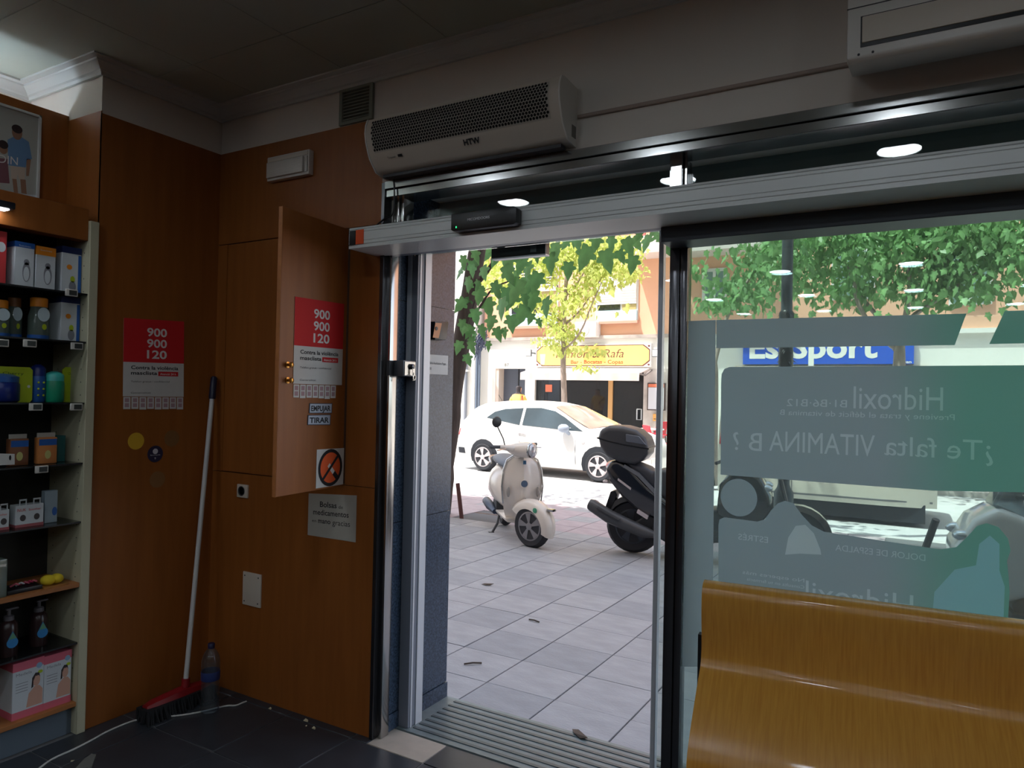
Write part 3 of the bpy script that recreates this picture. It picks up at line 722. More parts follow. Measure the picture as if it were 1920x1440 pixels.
# ================================================================ shelf unit in the recess
su = thing('shelf_unit', 'tall open shelf unit with a cream side panel at the left edge', 'shelf unit', (-3.25, 1.2, 0))
M_SIDE = mat('cream_laminate', (196, 192, 164), 0.55, vary=.04, vscale=8)
M_SHG = glass('smoked_shelf_glass', tint=(120, 130, 128), haze=.02)
XS0, XS1, YS0, YS1 = -3.392, -3.122, 0.75, 1.716
MB().box(XS0, XS1 + .004, YS1, 1.754, 0.0, 2.205).build('side_panel', M_SIDE, su, bevel=.002, seg=1)
MB().box(XS0, XS1 + .004, YS0 - .03, YS0, 0.0, 2.205).build('side_panel', M_SIDE, su)
for k in range(34):
    for x in (-3.345, -3.160):
        MB().lathe([(.003, 0), (.003, .0006)], (x, YS1, .22 + k * .056), (0, -1, 0), 6).build('peg_hole', M_DKGREY, su)
MB().box(XS0, XS0 + .004, YS0, YS1, 0.1, 2.15).build('back_board', mat('shelf_back', (38, 36, 32), 0.7), su)
MB().box(-3.20, XS1 - .012, YS0, YS1, 2.118, 2.255).build('pelmet', M_WOOD, su, bevel=.002, seg=1)
MB().box(XS0, -3.20, YS0, YS1, 2.2, 2.215).build('top_board', M_WOOD, su)
ZS = {1: 1.889, 2: 1.682, 3: 1.420, 4: 1.162, 5: 0.910, 6: 0.649, 7: 0.393, 8: 0.140}
for k, z in ZS.items():
    if k in (6, 8):
        MB().box(XS0, XS1 - .002, YS0, YS1, z - .020, z).build('wood_shelf', mat('shelf_wood', (168, 108, 60), 0.5, vary=.15, vscale=4, stretch=(4, .5, 4)), su, bevel=.002, seg=1)
    else:
        MB().box(XS0, XS1 - .006, YS0, YS1, z - .007, z).build('glass_shelf', M_SHG, su)
        MB().box(XS1 - .006, XS1 - .0055, YS0, YS1, z - .007, z).build('shelf_edge', M_BLACK, su)
MB().box(-3.20, -3.16, YS0, YS1, 0.0, .118).build('plinth', mat('plinth_grey', (98, 110, 122), 0.5), su)

# electronic price tags clipped to the shelf edges
tag0 = None
TW, TH = .050, .030
for (px, py, lab) in [(134, 549, 'under the topmost glass shelf'), (56, 644, 'below the orange-capped bottles'), (3, 643, 'at the photo edge below the orange-capped bottles'), (144, 649, 'below the second blue carton'), (67, 763, 'below the lime bottle card'), (143, 763, 'below the teal canister'), (78, 880, 'below the orange blister pack')]:
    o = on_x(px, py, -3.112)
    if tag0 is None:
        tag0 = thing('price_tag', '', 'price tag', tuple(o), group='price tags on the shelf edges')
        MB().box(-.004, .004, -TW / 2, TW / 2, -TH / 2, TH / 2).build('case', M_WHITE, tag0, world=False, bevel=.002, seg=1)
        MB().box(.004, .0047, -TW * .22, TW * .40, -TH * .34, TH * .34).build('display', mat('lcd_grey', (66, 70, 68), 0.4), tag0, world=False)
        t = tag0
    else:
        t = copy_tree(tag0); t.location = o
    t['label'] = 'white electronic price tag ' + lab

XF = -3.175
def span(px0, px1, pyt, pyb, X=XF):
    a = on_x(px0, pyb, X); b = on_x(px1, pyb, X); m = (px0 + px1) / 2
    return a.y, b.y, on_x(m, pyt, X).z - on_x(m, pyb, X).z
def carton(px0, px1, pyt, pyb, shelf, base, band, lab, extra=None, depth=.10, X=XF, name='carton', band_h=.16, foot=None, group='cartons on the shelves', back=None, side=None):
    y0, y1, h = span(px0, px1, pyt, pyb, X); z = ZS[shelf] + .0005
    t = thing(name, lab, 'box', (X - depth / 2, (y0 + y1) / 2, z), group=group)
    MB().box(X - depth, X, y0, y1, z, z + h).build('box', base, t, bevel=.0015, seg=1)
    if band: MB().box(X - depth - .0004, X + .0006, y0 - .0004, y1 + .0004, z + h * (1 - band_h), z + h + .0004).build('top_band', band, t)
    if foot: MB().box(X - depth - .0004, X + .0006, y0 - .0004, y1 + .0004, z - .0002, z + h * .13).build('foot_band', foot, t)
    if side: MB().box(X, X + .0006, y1 - (y1 - y0) * .16, y1 + .0002, z + .001, z + h * .84).build('side_band', side, t)
    if extra: extra(t, X + .0006, y0, y1, z, h)
    return t
C_ = lambda n, c, r=.5: mat(n, c, r)
BL, NV, OR, WH, TQ, LM, PK = C_('print_blue', (34, 92, 168)), C_('print_navy', (22, 40, 92)), C_('print_orange', (228, 138, 34)), C_('print_white', (206, 212, 216)), C_('print_teal', (20, 138, 124)), C_('print_lime', (176, 196, 36)), C_('print_pink', (214, 104, 122))
SK, HR = C_('print_skin', (206, 160, 140)), C_('print_hair', (46, 32, 34))
M_TXTG = C_('print_grey', (132, 134, 142))
def oval(t, X, y, z, ry, rz, m, nm):
    disc(MB(), Vector((X, y, z)), Y_, Z_, X_, ry, rz, .0002).build(nm, m, t)
def bottle_print(t, X, y0, y1, z, h):
    c = (y0 + y1) / 2; w = y1 - y0
    b = MB(); letter(b, 'Suavinex', Vector((X + .0006, c, z + h * .90)), Y_, Z_, width=w * .6, height=h * .035, centre=True); b.build('lettering', WH, t)
    oval(t, X, c + w * .10, z + h * .34, w * .20, h * .22, M_TXTG, 'picture'); oval(t, X + .0002, c + w * .10, z + h * .30, w * .15, h * .16, WH, 'picture'); oval(t, X, c + w * .10, z + h * .56, w * .14, h * .07, M_TXTG, 'picture')
def dot_print(t, X, y0, y1, z, h):
    c = (y0 + y1) / 2; w = y1 - y0
    oval(t, X, c - w * .12, z + h * .56, w * .14, h * .055, OR, 'picture'); oval(t, X, c + w * .06, z + h * .30, w * .12, h * .07, LM, 'picture'); oval(t, X, c + w * .06, z + h * .14, w * .18, h * .12, M_TXTG, 'picture')
carton(-24, 11, 427, 527, 1, C_('print_red', (206, 62, 66)), None, 'red carton with white circles at the photo edge on the top shelf', lambda t, X, y0, y1, z, h: oval(t, X, y1 - .02, z + h * .7, .016, .02, WH, 'picture'))
carton(26, 63, 450, 534, 1, WH, BL, 'white bottle carton with a blue lid band on the top shelf', bottle_print, band_h=.12)
carton(66, 103, 458, 538, 1, WH, OR, 'white bottle carton with an orange lid band on the top shelf', bottle_print, band_h=.2)
carton(115, 151, 455, 541, 1, WH, NV, 'white and blue carton beside the side panel on the top shelf', dot_print, side=BL, band_h=.14)
carton(113, 148, 558, 641, 2, WH, NV, 'white and blue carton beside the side panel on the second shelf', dot_print, side=BL, band_h=.14)
M_CLR = glass('clear_bottle', tint=(206, 220, 214), haze=.34, hazecol=(186, 206, 196), base=.08)
for (a, b_, pt, lab) in [(-16, 24, 566, 'clear baby bottle with orange cap at the photo edge'), (30, 58, 558, 'clear baby bottle with brown cap between two others'), (61, 98, 557, 'clear baby bottle with orange cap beside the carton')]:
    y0, y1, h = span(a, b_, pt, 634); z = ZS[2] + .0005; r = (y1 - y0) / 2; o = (XF - .035 if 'brown' not in lab else XF - .08, (y0 + y1) / 2, z)
    t = thing('baby_bottle', lab, 'bottle', o, group='baby bottles on the second shelf')
    MB().lathe([(r * .92, 0), (r, .006), (r, h * .55), (r * .82, h * .72), (r * .78, h * .80)], n=18).build('body', M_CLR, t, world=False, smooth=60)
    MB().lathe([(r * .84, h * .79), (r * .84, h), (r * .7, h * 1.02)], n=18).build('cap', OR if 'brown' not in lab else C_('print_brown', (132, 84, 44)), t, world=False, smooth=40)
    MB().lathe([(r * 1.01, .002), (r * 1.02, .010), (r * 1.02, h * .10)], n=18, caps=False).build('foot_band', BL, t, world=False, smooth=40)
    disc(MB(), Vector((r * 1.0, 0, h * .60)), Y_, Z_, X_, r * .62, h * .17, .0, .002).build('round_label', C_('label_pale', (196, 214, 220)), t, world=False)
    disc(MB(), Vector((r * 1.0, r * .1, h * .30)), Y_, Z_, X_, r * .22, h * .07, .0, .002).build('star', LM, t, world=False)
# third shelf: sipper cups, canister and lime cards
def card(px0, px1, pyt, pyb, shelf, m, lab, X, name='blister_card', cat='card', extra=None):
    y0, y1, h = span(px0, px1, pyt, pyb, X); z = ZS[shelf] + .0005
    t = thing(name, lab, cat, (X, (y0 + y1) / 2, z), group='carded goods on the shelves')
    MB().prism([(X, y0 + .008, z), (X, y1 - .008, z), (X, y1, z + .010), (X, y1, z + h - .012), (X, y1 - .012, z + h), (X, y0 + .012, z + h), (X, y0, z + h - .012), (X, y0, z + .010)], (-.004, 0, 0)).build('backing_card', m, t)
    if extra: extra(t, X, y0, y1, z, h)
    return t
def lime_print(t, X, y0, y1, z, h):
    b = MB(); letter(b, 'Cherry', Vector((X + .0006, y0 + (y1 - y0) * .42, z + h * .78)), Y_, Z_, width=(y1 - y0) * .4, height=h * .07); b.build('lettering', C_('print_green', (40, 76, 30)), t)
    oval(t, X, y1 - .014, z + h * .45, .006, .006, WH, 'badge')
card(-40, 60, 686, 753, 3, LM, 'lime card behind the navy sipper cup', -3.19, extra=lime_print)
card(116, 142, 677, 742, 3, LM, 'lime card leaning behind the teal canister', -3.24, extra=lime_print)
def cup(px0, px1, pyt, pyb, shelf, lab, m, m2, X, dots=0, name='sipper_cup'):
    y0, y1, h = span(px0, px1, pyt, pyb, X); z = ZS[shelf] + .0005; r = (y1 - y0) / 2
    t = thing(name, lab, 'cup', (X - r, (y0 + y1) / 2, z), group='cups on the third shelf')
    MB().lathe([(r * .88, 0), (r, .008), (r, h * .62), (r * .92, h * .70)], n=18).build('body', m, t, world=False, smooth=50)
    MB().lathe([(r * .95, h * .69), (r * .95, h * .88), (r * .7, h * .95), (r * .3, h)], n=18).build('lid', m2, t, world=False, smooth=50)
    for k in range(dots):
        MB().ell((r * .96, (-1 if k % 2 else 1) * r * .34, h * (.18 + .17 * (k // 2))), (.003, r * .16, r * .16), 8, 6).build('dot', LM, t, world=False)
    return t
NVB = C_('cup_navy', (26, 44, 118), .3); BLB = C_('cup_blue', (40, 90, 160), .3)
cup(-22, 50, 698, 753, 3, 'big navy sipper cup with a blue lid on the third shelf', NVB, BLB, -3.150)
cup(62, 91, 681, 752, 3, 'blue cup with lime dots on the third shelf', BLB, NVB, -3.185, dots=6)
cup(92, 127, 694, 752, 3, 'teal canister beside the lime card on the third shelf', C_('teal_plastic', (28, 150, 112), .35), C_('teal_lid', (70, 190, 178), .35), -3.165, name='canister')
# fourth shelf: blister packs
def blister(px0, px1, pyt, pyb, shelf, lab, c, X):
    y0, y1, h = span(px0, px1, pyt, pyb, X); z = ZS[shelf] + .0005
    t = thing('blister_pack', lab, 'pack', (X - .02, (y0 + y1) / 2, z), group='blister packs on the fourth shelf')
    MB().box(X - .036, X, y0, y1, z, z + h * .86).build('shell', c, t, bevel=.006)
    MB().box(X - .02, X - .016, y0 + .002, y1 - .002, z + h * .3, z + h).build('backing_card', C_('card_pale', (180, 176, 168)), t, bevel=.001, seg=1)
    MB().box(X, X + .0008, y0 + .003, y1 - .003, z + h * .60, z + h * .80).build('blue_band', BL, t)
    disc(MB(), Vector((X + .0004, (y0 + y1) / 2, z + h * .30)), Y_, Z_, X_, .012, .018, .0006).build('teat', C_('teat', (196, 190, 120)), t)
    return t
blister(18, 54, 807, 866, 4, 'brown blister pack with a blue band on the fourth shelf', C_('blister_brown', (132, 84, 56), .3), XF)
blister(71, 107, 806, 864, 4, 'orange blister pack with a blue band on the fourth shelf', C_('blister_orange', (206, 132, 74), .3), XF)
carton(107, 122, 813, 862, 4, C_('dull_teal', (30, 92, 92)), None, 'dull teal box behind the orange blister pack', None, .05, -3.22)
cd = thing('shelf_card', 'small white card with a dark figure at the fourth shelf edge', 'card', tuple(on_x(10, 872, -3.116)))
q = [on_x(*p, -3.116) for p in [(-14, 850), (27, 851), (27, 871), (-14, 873)]]
MB().prism(q, (.002, 0, 0)).build('card', M_PAPER, cd); oval(cd, -3.1136, q[1].y - .016, q[1].z - .014, .004, .010, M_INK, 'figure')
# fifth shelf: small white boxes with hanging tabs
for (a, b_, pt, pb, X, lab) in [(-30, 17, 947, 985, XF, 'white soother box with hanging tab at the photo edge'), (29, 81, 943, 984, XF, 'white soother box with two hanging tabs and red lettering')]:
    def tabs(t, X, y0, y1, z, h, n=(2 if a > 0 else 1)):
        for k in range(n):
            y = y1 - (y1 - y0) * (.25 + .5 * k) if n == 2 else y1 - .02
            bb = MB(); yy = .014
            for (p0, p1, z0, z1) in [(y - yy, y - yy + .004, 0, .022), (y + yy - .004, y + yy, 0, .022), (y - yy, y + yy, .018, .024)]: bb.box(X - .003, X - .001, p0, p1, z + h + z0, z + h + z1)
            bb.build('hanging_tab', WH, t)
            oval(t, X, y, z + h * .42, .011, .013, C_('soother_dark', (66, 58, 60)), 'picture')
        bb = MB(); letter(bb, 'NUK', Vector((X + .0004, y0 + .006, z + h * .72)), Y_, Z_, width=(y1 - y0) * .3, height=h * .13); letter(bb, 'Soother', Vector((X + .0004, y0 + (y1 - y0) * .45, z + h * .72)), Y_, Z_, width=(y1 - y0) * .45, height=h * .10); bb.build('lettering', M_RED, t)
    carton(a, b_, pt, pb, 5, WH, None, lab, tabs, .05, X, foot=C_('foot_rose', (170, 90, 96)))
carton(83, 107, 921, 981, 5, C_('pale_pack', (150, 166, 176)), None, 'pale blue pack at the right end of the fifth shelf', lambda t, X, y0, y1, z, h: oval(t, X, y1 - .012, z + h * .35, .010, .018, BL, 'picture'), .03, -3.19)
# sixth shelf
sp_ = thing('sponge', 'yellow bath sponge on the wooden shelf', 'sponge', (-3.16, 1.66, ZS[6]))
y0, y1, h = span(84, 124, 1076, 1096, -3.145)
c = ((y0 + y1) / 2, ZS[6] + h * .55)
MB().ell((-3.175, c[0] - .016, c[1]), (.030, .028, h * .5), 14, 8).ell((-3.175, c[0] + .018, c[1]), (.030, .026, h * .46), 14, 8).build('foam', C_('sponge_yellow', (214, 186, 36), .8), sp_, smooth=60)
MB().box(-3.21, -3.14, y0 - .004, y1 + .008, ZS[6] + .0005, ZS[6] + .004).build('tray', C_('tray_tan', (160, 110, 50)), sp_)
tr = thing('trinket_tray', 'dark tray with pink and white hair clips on the wooden shelf', 'tray', (-3.17, 1.55, ZS[6]))
y0, y1, h = span(14, 80, 1068, 1100, -3.150)
MB().box(-3.25, -3.150, y0, y1, ZS[6] + .0005, ZS[6] + .018).build('tray_body', M_BLACK, tr, bevel=.003)
for k, (f, m_) in enumerate([(.35, PK), (.5, WH), (.62, PK), (.75, C_('clip_magenta', (196, 50, 96))), (.86, PK)]):
    y = lerp(y0, y1, f); MB().tube([(-3.20, y - .012, ZS[6] + .022), (-3.185, y, ZS[6] + .034), (-3.19, y + .014, ZS[6] + .026)], .004, 6).build('hair_clip', m_, tr)
jr = thing('clear_jar', 'clear jar of beige sticks at the photo edge on the wooden shelf', 'jar', (-3.16, 1.36, ZS[6]))
y0, y1, h = span(-24, 13, 1040, 1112, -3.140)
MB().box(-3.20, -3.140, y0, y1, ZS[6] + .0005, ZS[6] + h).build('jar_body', M_CLR, jr, bevel=.004)
for k in range(4): MB().tube([(-3.17, lerp(y0, y1, .2 + .2 * k), ZS[6] + .004), (-3.165, lerp(y0, y1, .22 + .2 * k), ZS[6] + h * .9)], .006, 6).build('stick', C_('stick_beige', (186, 156, 120)), jr)
# seventh shelf: pump bottles
M_PUMP = mat('brown_bottle', (52, 36, 36), 0.25)
for (a, b_, pt, pb, X, lab) in [(-62, -2, 1160, 1226, -3.150, 'dark pump bottle cut by the photo edge'), (3, 42, 1133, 1221, -3.170, 'dark pump bottle with blue drop label, left of its twin'), (58, 100, 1122, 1205, -3.200, 'dark pump bottle with blue drop label nearest the side panel')]:
    y0, y1, h = span(a, b_, pt, pb, X); z = ZS[7] + .0005; r = min((y1 - y0) / 2, .034); h = min(h, .19)
    t = thing('pump_bottle', lab, 'bottle', (X - r, (y0 + y1) / 2, z), group='pump bottles on the seventh shelf')
    MB().lathe([(r * .95, 0), (r, .006), (r, h * .55), (r * .9, h * .68), (r * .5, h * .76)], n=18).build('body', M_PUMP, t, world=False, smooth=50)
    MB().lathe([(r * .55, h * .75), (r * .52, h * .84), (r * .2, h * .86), (r * .2, h * .97)], n=14).build('collar', C_('pump_grey', (96, 92, 96)), t, world=False, smooth=40)
    MB().box(-.007, .007, -.012, .034, h * .96, h).build('pump_head', C_('pump_grey', (96, 92, 96)), t, world=False, bevel=.002, seg=1)
    d = [(math.sin(a_) * r * .62, -math.cos(a_) * r * .62) for a_ in [R_(-130 + 26 * k) for k in range(11)]] + [(0, r * 1.35)]
    MB().prism([(r * .97, y, h * .30 + zz) for y, zz in d], (.002, 0, 0)).build('drop_label', C_('drop_blue', (44, 128, 190)), t, world=False)
    d2 = [(math.sin(a_) * r * .50, -math.cos(a_) * r * .1) for a_ in (0,)] + [(r * .44, r * .45), (0, r * 1.25), (-r * .44, r * .45)]
    MB().prism([(r * .97 + .002, y, h * .30 + zz) for y, zz in d2[1:]], (.0006, 0, 0)).build('label_leaf', C_('drop_green', (96, 150, 120)), t, world=False)
# bottom shelf: pink milk cartons with a mother's portrait
def mother(t, X, y0, y1, z, h):
    w = y1 - y0; P = lambda u, v: Vector((X, y0 + u * w, z + v * h))
    MB().prism([P(.45, .16), P(.97, .16), P(.97, .42), P(.86, .50), P(.70, .50), P(.52, .40)], (.0002, 0, 0)).build('portrait_body', SK, t)
    disc(MB(), P(.76, .60), Y_, Z_, X_, w * .12, h * .10, .0003).build('portrait_face', SK, t)
    MB().prism([P(.60, .48), P(.66, .50), P(.66, .60), P(.72, .68), P(.84, .68), P(.88, .64), P(.84, .73), P(.72, .74), P(.62, .66)], (.0006, 0, 0)).build('portrait_hair', HR, t)
    b = MB(); letter(b, 'Medela', P(.10, .76) + X_ * .0004, Y_, Z_, width=w * .5, height=h * .05); [b.prism([P(.10, .62 - .05 * k), P(.48, .62 - .05 * k), P(.48, .63 - .05 * k), P(.10, .63 - .05 * k)], (.0003, 0, 0)) for k in range(4)]
    b.build('lettering', M_TXTG, t); oval(t, X, y1 - w * .12, z + h * .74, w * .08, h * .03, LM, 'badge'); oval(t, X, y1 - w * .16, z + h * .86, w * .10, h * .05, C_('badge_blue', (140, 176, 206)), 'badge')
carton(22, 80, 1232, 1336, 8, WH, PK, 'pink and white milk carton left of its twin on the bottom shelf', mother, .13, -3.150, foot=PK, band_h=.15)
carton(81, 132, 1222, 1320, 8, WH, PK, 'pink and white milk carton nearest the side panel on the bottom shelf', mother, .13, -3.150, foot=PK, band_h=.15)

# framed advertising poster above the shelves
fp = thing('framed_poster', 'silver-framed sun care poster of a man and child above the shelves', 'poster', (XREC, 1.42, 2.28))
ya, yb, za, zb = 1.205, 1.637, 2.280, 2.678
X0 = XREC + .001
MB().box(X0, X0 + .006, ya, yb, za, zb).build('print', mat('poster_grey', (176, 178, 172), 0.35, vary=.05, vscale=3), fp)
for (a, b_, c, d) in [(ya, yb, za, za + .012), (ya, yb, zb - .012, zb), (ya, ya + .012, za, zb), (yb - .012, yb, za, zb)]:
    MB().box(X0, X0 + .014, a, b_, c, d).build('frame', M_ALU, fp, bevel=.002, seg=1)
XP = X0 + .0062
P = lambda px, py: on_x(px, py, XP)
MB().prism([P(-60, 358), P(72, 366), P(71, 384), P(-60, 376)], (.0002, 0, 0)).build('white_strip', WH, fp)
disc(MB(), P(32, 249), Y_, Z_, X_, .020, .030, .0002).build('man_head', C_('print_tan', (150, 112, 90)), fp)
disc(MB(), P(32, 242), Y_, Z_, X_, .021, .018, .0004).build('man_hair', HR, fp)
MB().prism([P(14, 262), P(26, 256), P(40, 257), P(54, 266), P(60, 298), P(50, 300), P(48, 314), P(16, 310)], (.0003, 0, 0)).build('man_shirt', C_('print_sky', (104, 140, 180)), fp)
MB().prism([P(20, 311), P(48, 314), P(46, 336), P(36, 336), P(33, 326), P(31, 336), P(21, 335)], (.0003, 0, 0)).build('man_shorts', C_('print_beige', (196, 180, 164)), fp)
MB().prism([P(23, 335), P(31, 336), P(34, 362), P(26, 361)], (.0003, 0, 0)).prism([P(38, 336), P(48, 337), P(50, 364), P(40, 362)], (.0003, 0, 0)).prism([P(50, 298), P(58, 299), P(54, 330), P(49, 330)], (.0003, 0, 0)).build('man_limbs', C_('print_tan', (150, 112, 90)), fp)
disc(MB(), P(6, 279), Y_, Z_, X_, .017, .022, .0003).build('child_head', C_('print_tan', (150, 112, 90)), fp)
disc(MB(), P(6, 271), Y_, Z_, X_, .019, .018, .0005).build('child_hair', HR, fp)
MB().prism([P(-6, 296), P(14, 298), P(18, 344), P(-8, 342)], (.0003, 0, 0)).build('child_dress', C_('print_maroon', (128, 84, 92)), fp)
b = MB(); a = P(-19, 302); c = P(33, 310); letter(b, 'ISDIN', a + X_ * .0012, (c - a).normalized(), Z_, width=(c - a).length, height=.034); b.build('lettering', M_REDW, fp)
b = MB(); a = P(45, 377); c = P(65, 379); letter(b, 'ISDIN', a + X_ * .0006, (c - a).normalized(), Z_, width=(c - a).length, height=.010, bold=.03)
for k in range(2): b.prism([P(26, 370 + 5 * k), P(41, 371 + 5 * k), P(39, 374 + 5 * k), P(28, 373 + 5 * k)], (.0006, 0, 0))
b.build('logo', M_INK, fp)
# small spot lamp on the pelmet
sl = thing('shelf_spot', 'small dark spot lamp glowing over the shelf top', 'lamp', (-3.10, 1.36, 2.26))
c = on_x(2, 390, -3.10)
MB().box(c.x - .03, c.x + .03, c.y - .06, c.y + .038, c.z - .002, c.z + .026).build('head', C_('spot_navy', (22, 28, 40), .4), sl, bevel=.006)
MB().box(c.x - .020, c.x + .020, c.y - .05, c.y + .020, c.z - .006, c.z - .002).build('diffuser', mat('spot_glow', (240, 246, 255), 0.4, emit=12.0), sl)
MB().tube([(c.x - .02, c.y, c.z + .02), (c.x - .05, c.y, c.z + .03), (c.x - .08, c.y, c.z + .02)], .006, 8).build('arm', C_('spot_navy', (22, 28, 40), .4), sl)
# ================================================================ vinyl stickers on the inside of the window, printed to be read from the street
def vinyl_mat(name, ca, cb, x0, x1):
    m = bpy.data.materials.new(name); m.use_nodes = True; nt = m.node_tree; N = nt.nodes; L = nt.links; N.clear()
    tc = N.new('ShaderNodeTexCoord'); sx = N.new('ShaderNodeSeparateXYZ'); mr = N.new('ShaderNodeMapRange'); mr.interpolation_type = 'SMOOTHSTEP'
    mr.inputs['From Min'].default_value = x0; mr.inputs['From Max'].default_value = x1
    mx = N.new('ShaderNodeMix'); mx.data_type = 'RGBA'; mx.inputs[6].default_value = lin(ca); mx.inputs[7].default_value = lin(cb)
    nz = N.new('ShaderNodeTexNoise'); nz.inputs['Scale'].default_value = 3.0
    df = N.new('ShaderNodeBsdfDiffuse'); tl = N.new('ShaderNodeBsdfTranslucent'); ms = N.new('ShaderNodeMixShader'); ms.inputs[0].default_value = .85
    gl = N.new('ShaderNodeBsdfGlossy'); gl.inputs['Roughness'].default_value = .08; m3 = N.new('ShaderNodeMixShader'); m3.inputs[0].default_value = .03
    out = N.new('ShaderNodeOutputMaterial')
    L.new(tc.outputs['Object'], sx.inputs[0]); L.new(sx.outputs[0], mr.inputs['Value']); L.new(mr.outputs[0], mx.inputs['Factor'])
    L.new(mx.outputs[2], df.inputs[0]); L.new(mx.outputs[2], tl.inputs[0]); L.new(df.outputs[0], ms.inputs[1]); L.new(tl.outputs[0], ms.inputs[2])
    L.new(ms.outputs[0], m3.inputs[1]); L.new(gl.outputs[0], m3.inputs[2]); L.new(m3.outputs[0], out.inputs[0])
    m.diffuse_color = lin(ca)
    return m
M_VIN = vinyl_mat('vinyl_grey_to_green', (160, 170, 180), (120, 172, 160), -.15, .14)
M_VINT = vinyl_mat('vinyl_print_light', (196, 204, 212), (158, 204, 194), -.15, .14)
M_VIND = vinyl_mat('vinyl_print_palest', (200, 210, 224), (160, 214, 206), -.15, .14)  # palest tone of the vinyl print
YV = YG - .0045
vp = lambda px, py: on_y(px, py, YV)
def loops_of(vs, fs):
    """outline loops of a flat lettering mesh"""
    cnt = {}
    for f in fs:
        for a, b in zip(f, f[1:] + f[:1]): cnt[(a, b)] = 1
    nxt = {a: b for (a, b) in cnt if (b, a) not in cnt}
    out = []
    while nxt:
        a, b = nxt.popitem(); lp_ = [a]
        while b != a and b in nxt: lp_.append(b); b = nxt.pop(b)
        if len(lp_) > 2: out.append([vs[k] for k in lp_])
    return out
def words_2d(lines):
    """lettering as 2-D geometry (x, z) on the pane, running backwards seen from inside"""
    V, Fc, Lp = [], [], []
    for (s, xr, y, xl, hpx, bold) in lines:
        vs, fs, x0, x1, y0, y1 = text_geo(s, 0.0)
        a, c = vp(xr, y), vp(xl, y); hh = (vp(xr, y - hpx) - a).length
        sx, sz = abs(a.x - c.x) / (x1 - x0), hh / .69
        q = [(a.x - (vx - x0) * sx, a.z + vy * sz) for vx, vy in vs]
        Lp += loops_of(q, fs); n = len(V); V += q; Fc += [tuple(k + n for k in f) for f in fs]
    return V, Fc, Lp
def fill_2d(loops):
    cu = bpy.data.curves.new('c', 'CURVE'); cu.dimensions = '2D'; cu.fill_mode = 'BOTH'
    for lp_ in loops:
        sp = cu.splines.new('POLY'); sp.points.add(len(lp_) - 1); sp.use_cyclic_u = True
        for pt, (x, z) in zip(sp.points, lp_): pt.co = (x, z, 0, 1)
    ob = bpy.data.objects.new('c', cu); COL.objects.link(ob)
    me = bpy.data.meshes.new_from_object(ob.evaluated_get(bpy.context.evaluated_depsgraph_get()))
    r = ([(v.co.x, v.co.y) for v in me.vertices], [tuple(p.vertices) for p in me.polygons])
    bpy.data.objects.remove(ob); bpy.data.curves.remove(cu); bpy.data.meshes.remove(me); return r
def film(t, V, Fc, name, m):
    return MB().add([(x, YV, z) for x, z in V], Fc).build(name, m, t)
def vinyl(pts, name, label, lines=(), shapes=(), m=None):
    t = thing(name, label, 'window sticker', (0, YV, 0), group='vinyl stickers on the window')
    outer = [(p.x, p.z) for p in [vp(*p) if len(p) == 2 else Vector(p) for p in pts]]
    V, Fc, Lp = words_2d(lines)
    holes = list(Lp)
    for poly, nm, mm in shapes:
        q = [(vp(*p).x, vp(*p).z) for p in poly]; holes.append(q); film(t, *fill_2d([q]), nm, mm)
    film(t, *fill_2d([outer] + holes), 'film', m or M_VIN)
    if V: o = film(t, V, Fc, 'lettering', M_VINT); o['kind'] = 'stuff'
    return t
vinyl([(1291, 602), (1342, 600), (1335, 1250), (1279, 1250)], 'border_sticker', 'plain grey upright vinyl strip along the left edge of the window')
vinyl([(1343, 600), (1812, 588), (1790, 647), (1343, 653)], 'banner_sticker', 'grey vinyl band with a slanted right end across the upper window')
vinyl([(1884, 583), (2100, 577), (2100, 640), (1855, 645)], 'banner_sticker', 'green-grey vinyl band with a slanted left end at the upper right')
vinyl([(1352, 720), (1353, 702), (1358, 692), (1368, 688), (1900, 685), (2080, 684), (2080, 940), (1920, 923), (1750, 920), (1351, 890)], 'panel_sticker', 'big grey-green vinyl panel with mirrored VITAMINA B lettering',
      [('Hidroxil', 1768, 770, 1600, 44, .02), ('B1·B6·B12', 1588, 764, 1475, 14, .01), ('Previene y trata el déficit de vitamina B', 1790, 788, 1462, 11, .005),
       ('¿Te falta', 1862, 864, 1658, 38, .015), ('VITAMINA', 1640, 856, 1442, 40, .03), ('B ?', 1428, 846, 1374, 34, .03)])
cc = vp(1385, 933)
vinyl([tuple(Vector((cc.x + .061 * math.cos(a), YV, cc.z + .064 * math.sin(a)))) for a in [2 * math.pi * k / 40 for k in range(40)]], 'round_window_sticker', 'round grey vinyl disc between the two big window panels')
low = [(1347, 985), (1349, 974), (1358, 970), (1420, 978), (1434, 974), (1446, 957), (1458, 944), (1472, 939), (1488, 944), (1504, 966), (1522, 985), (1545, 997), (1700, 1021), (1762, 1030), (1793, 1026), (1815, 1005), (1832, 986), (1850, 981), (1872, 988), (1890, 1010), (1895, 1032), (1888, 1052), (1891, 1080), (1893, 1110), (1889, 1180), (1880, 1320), (1347, 1290)]
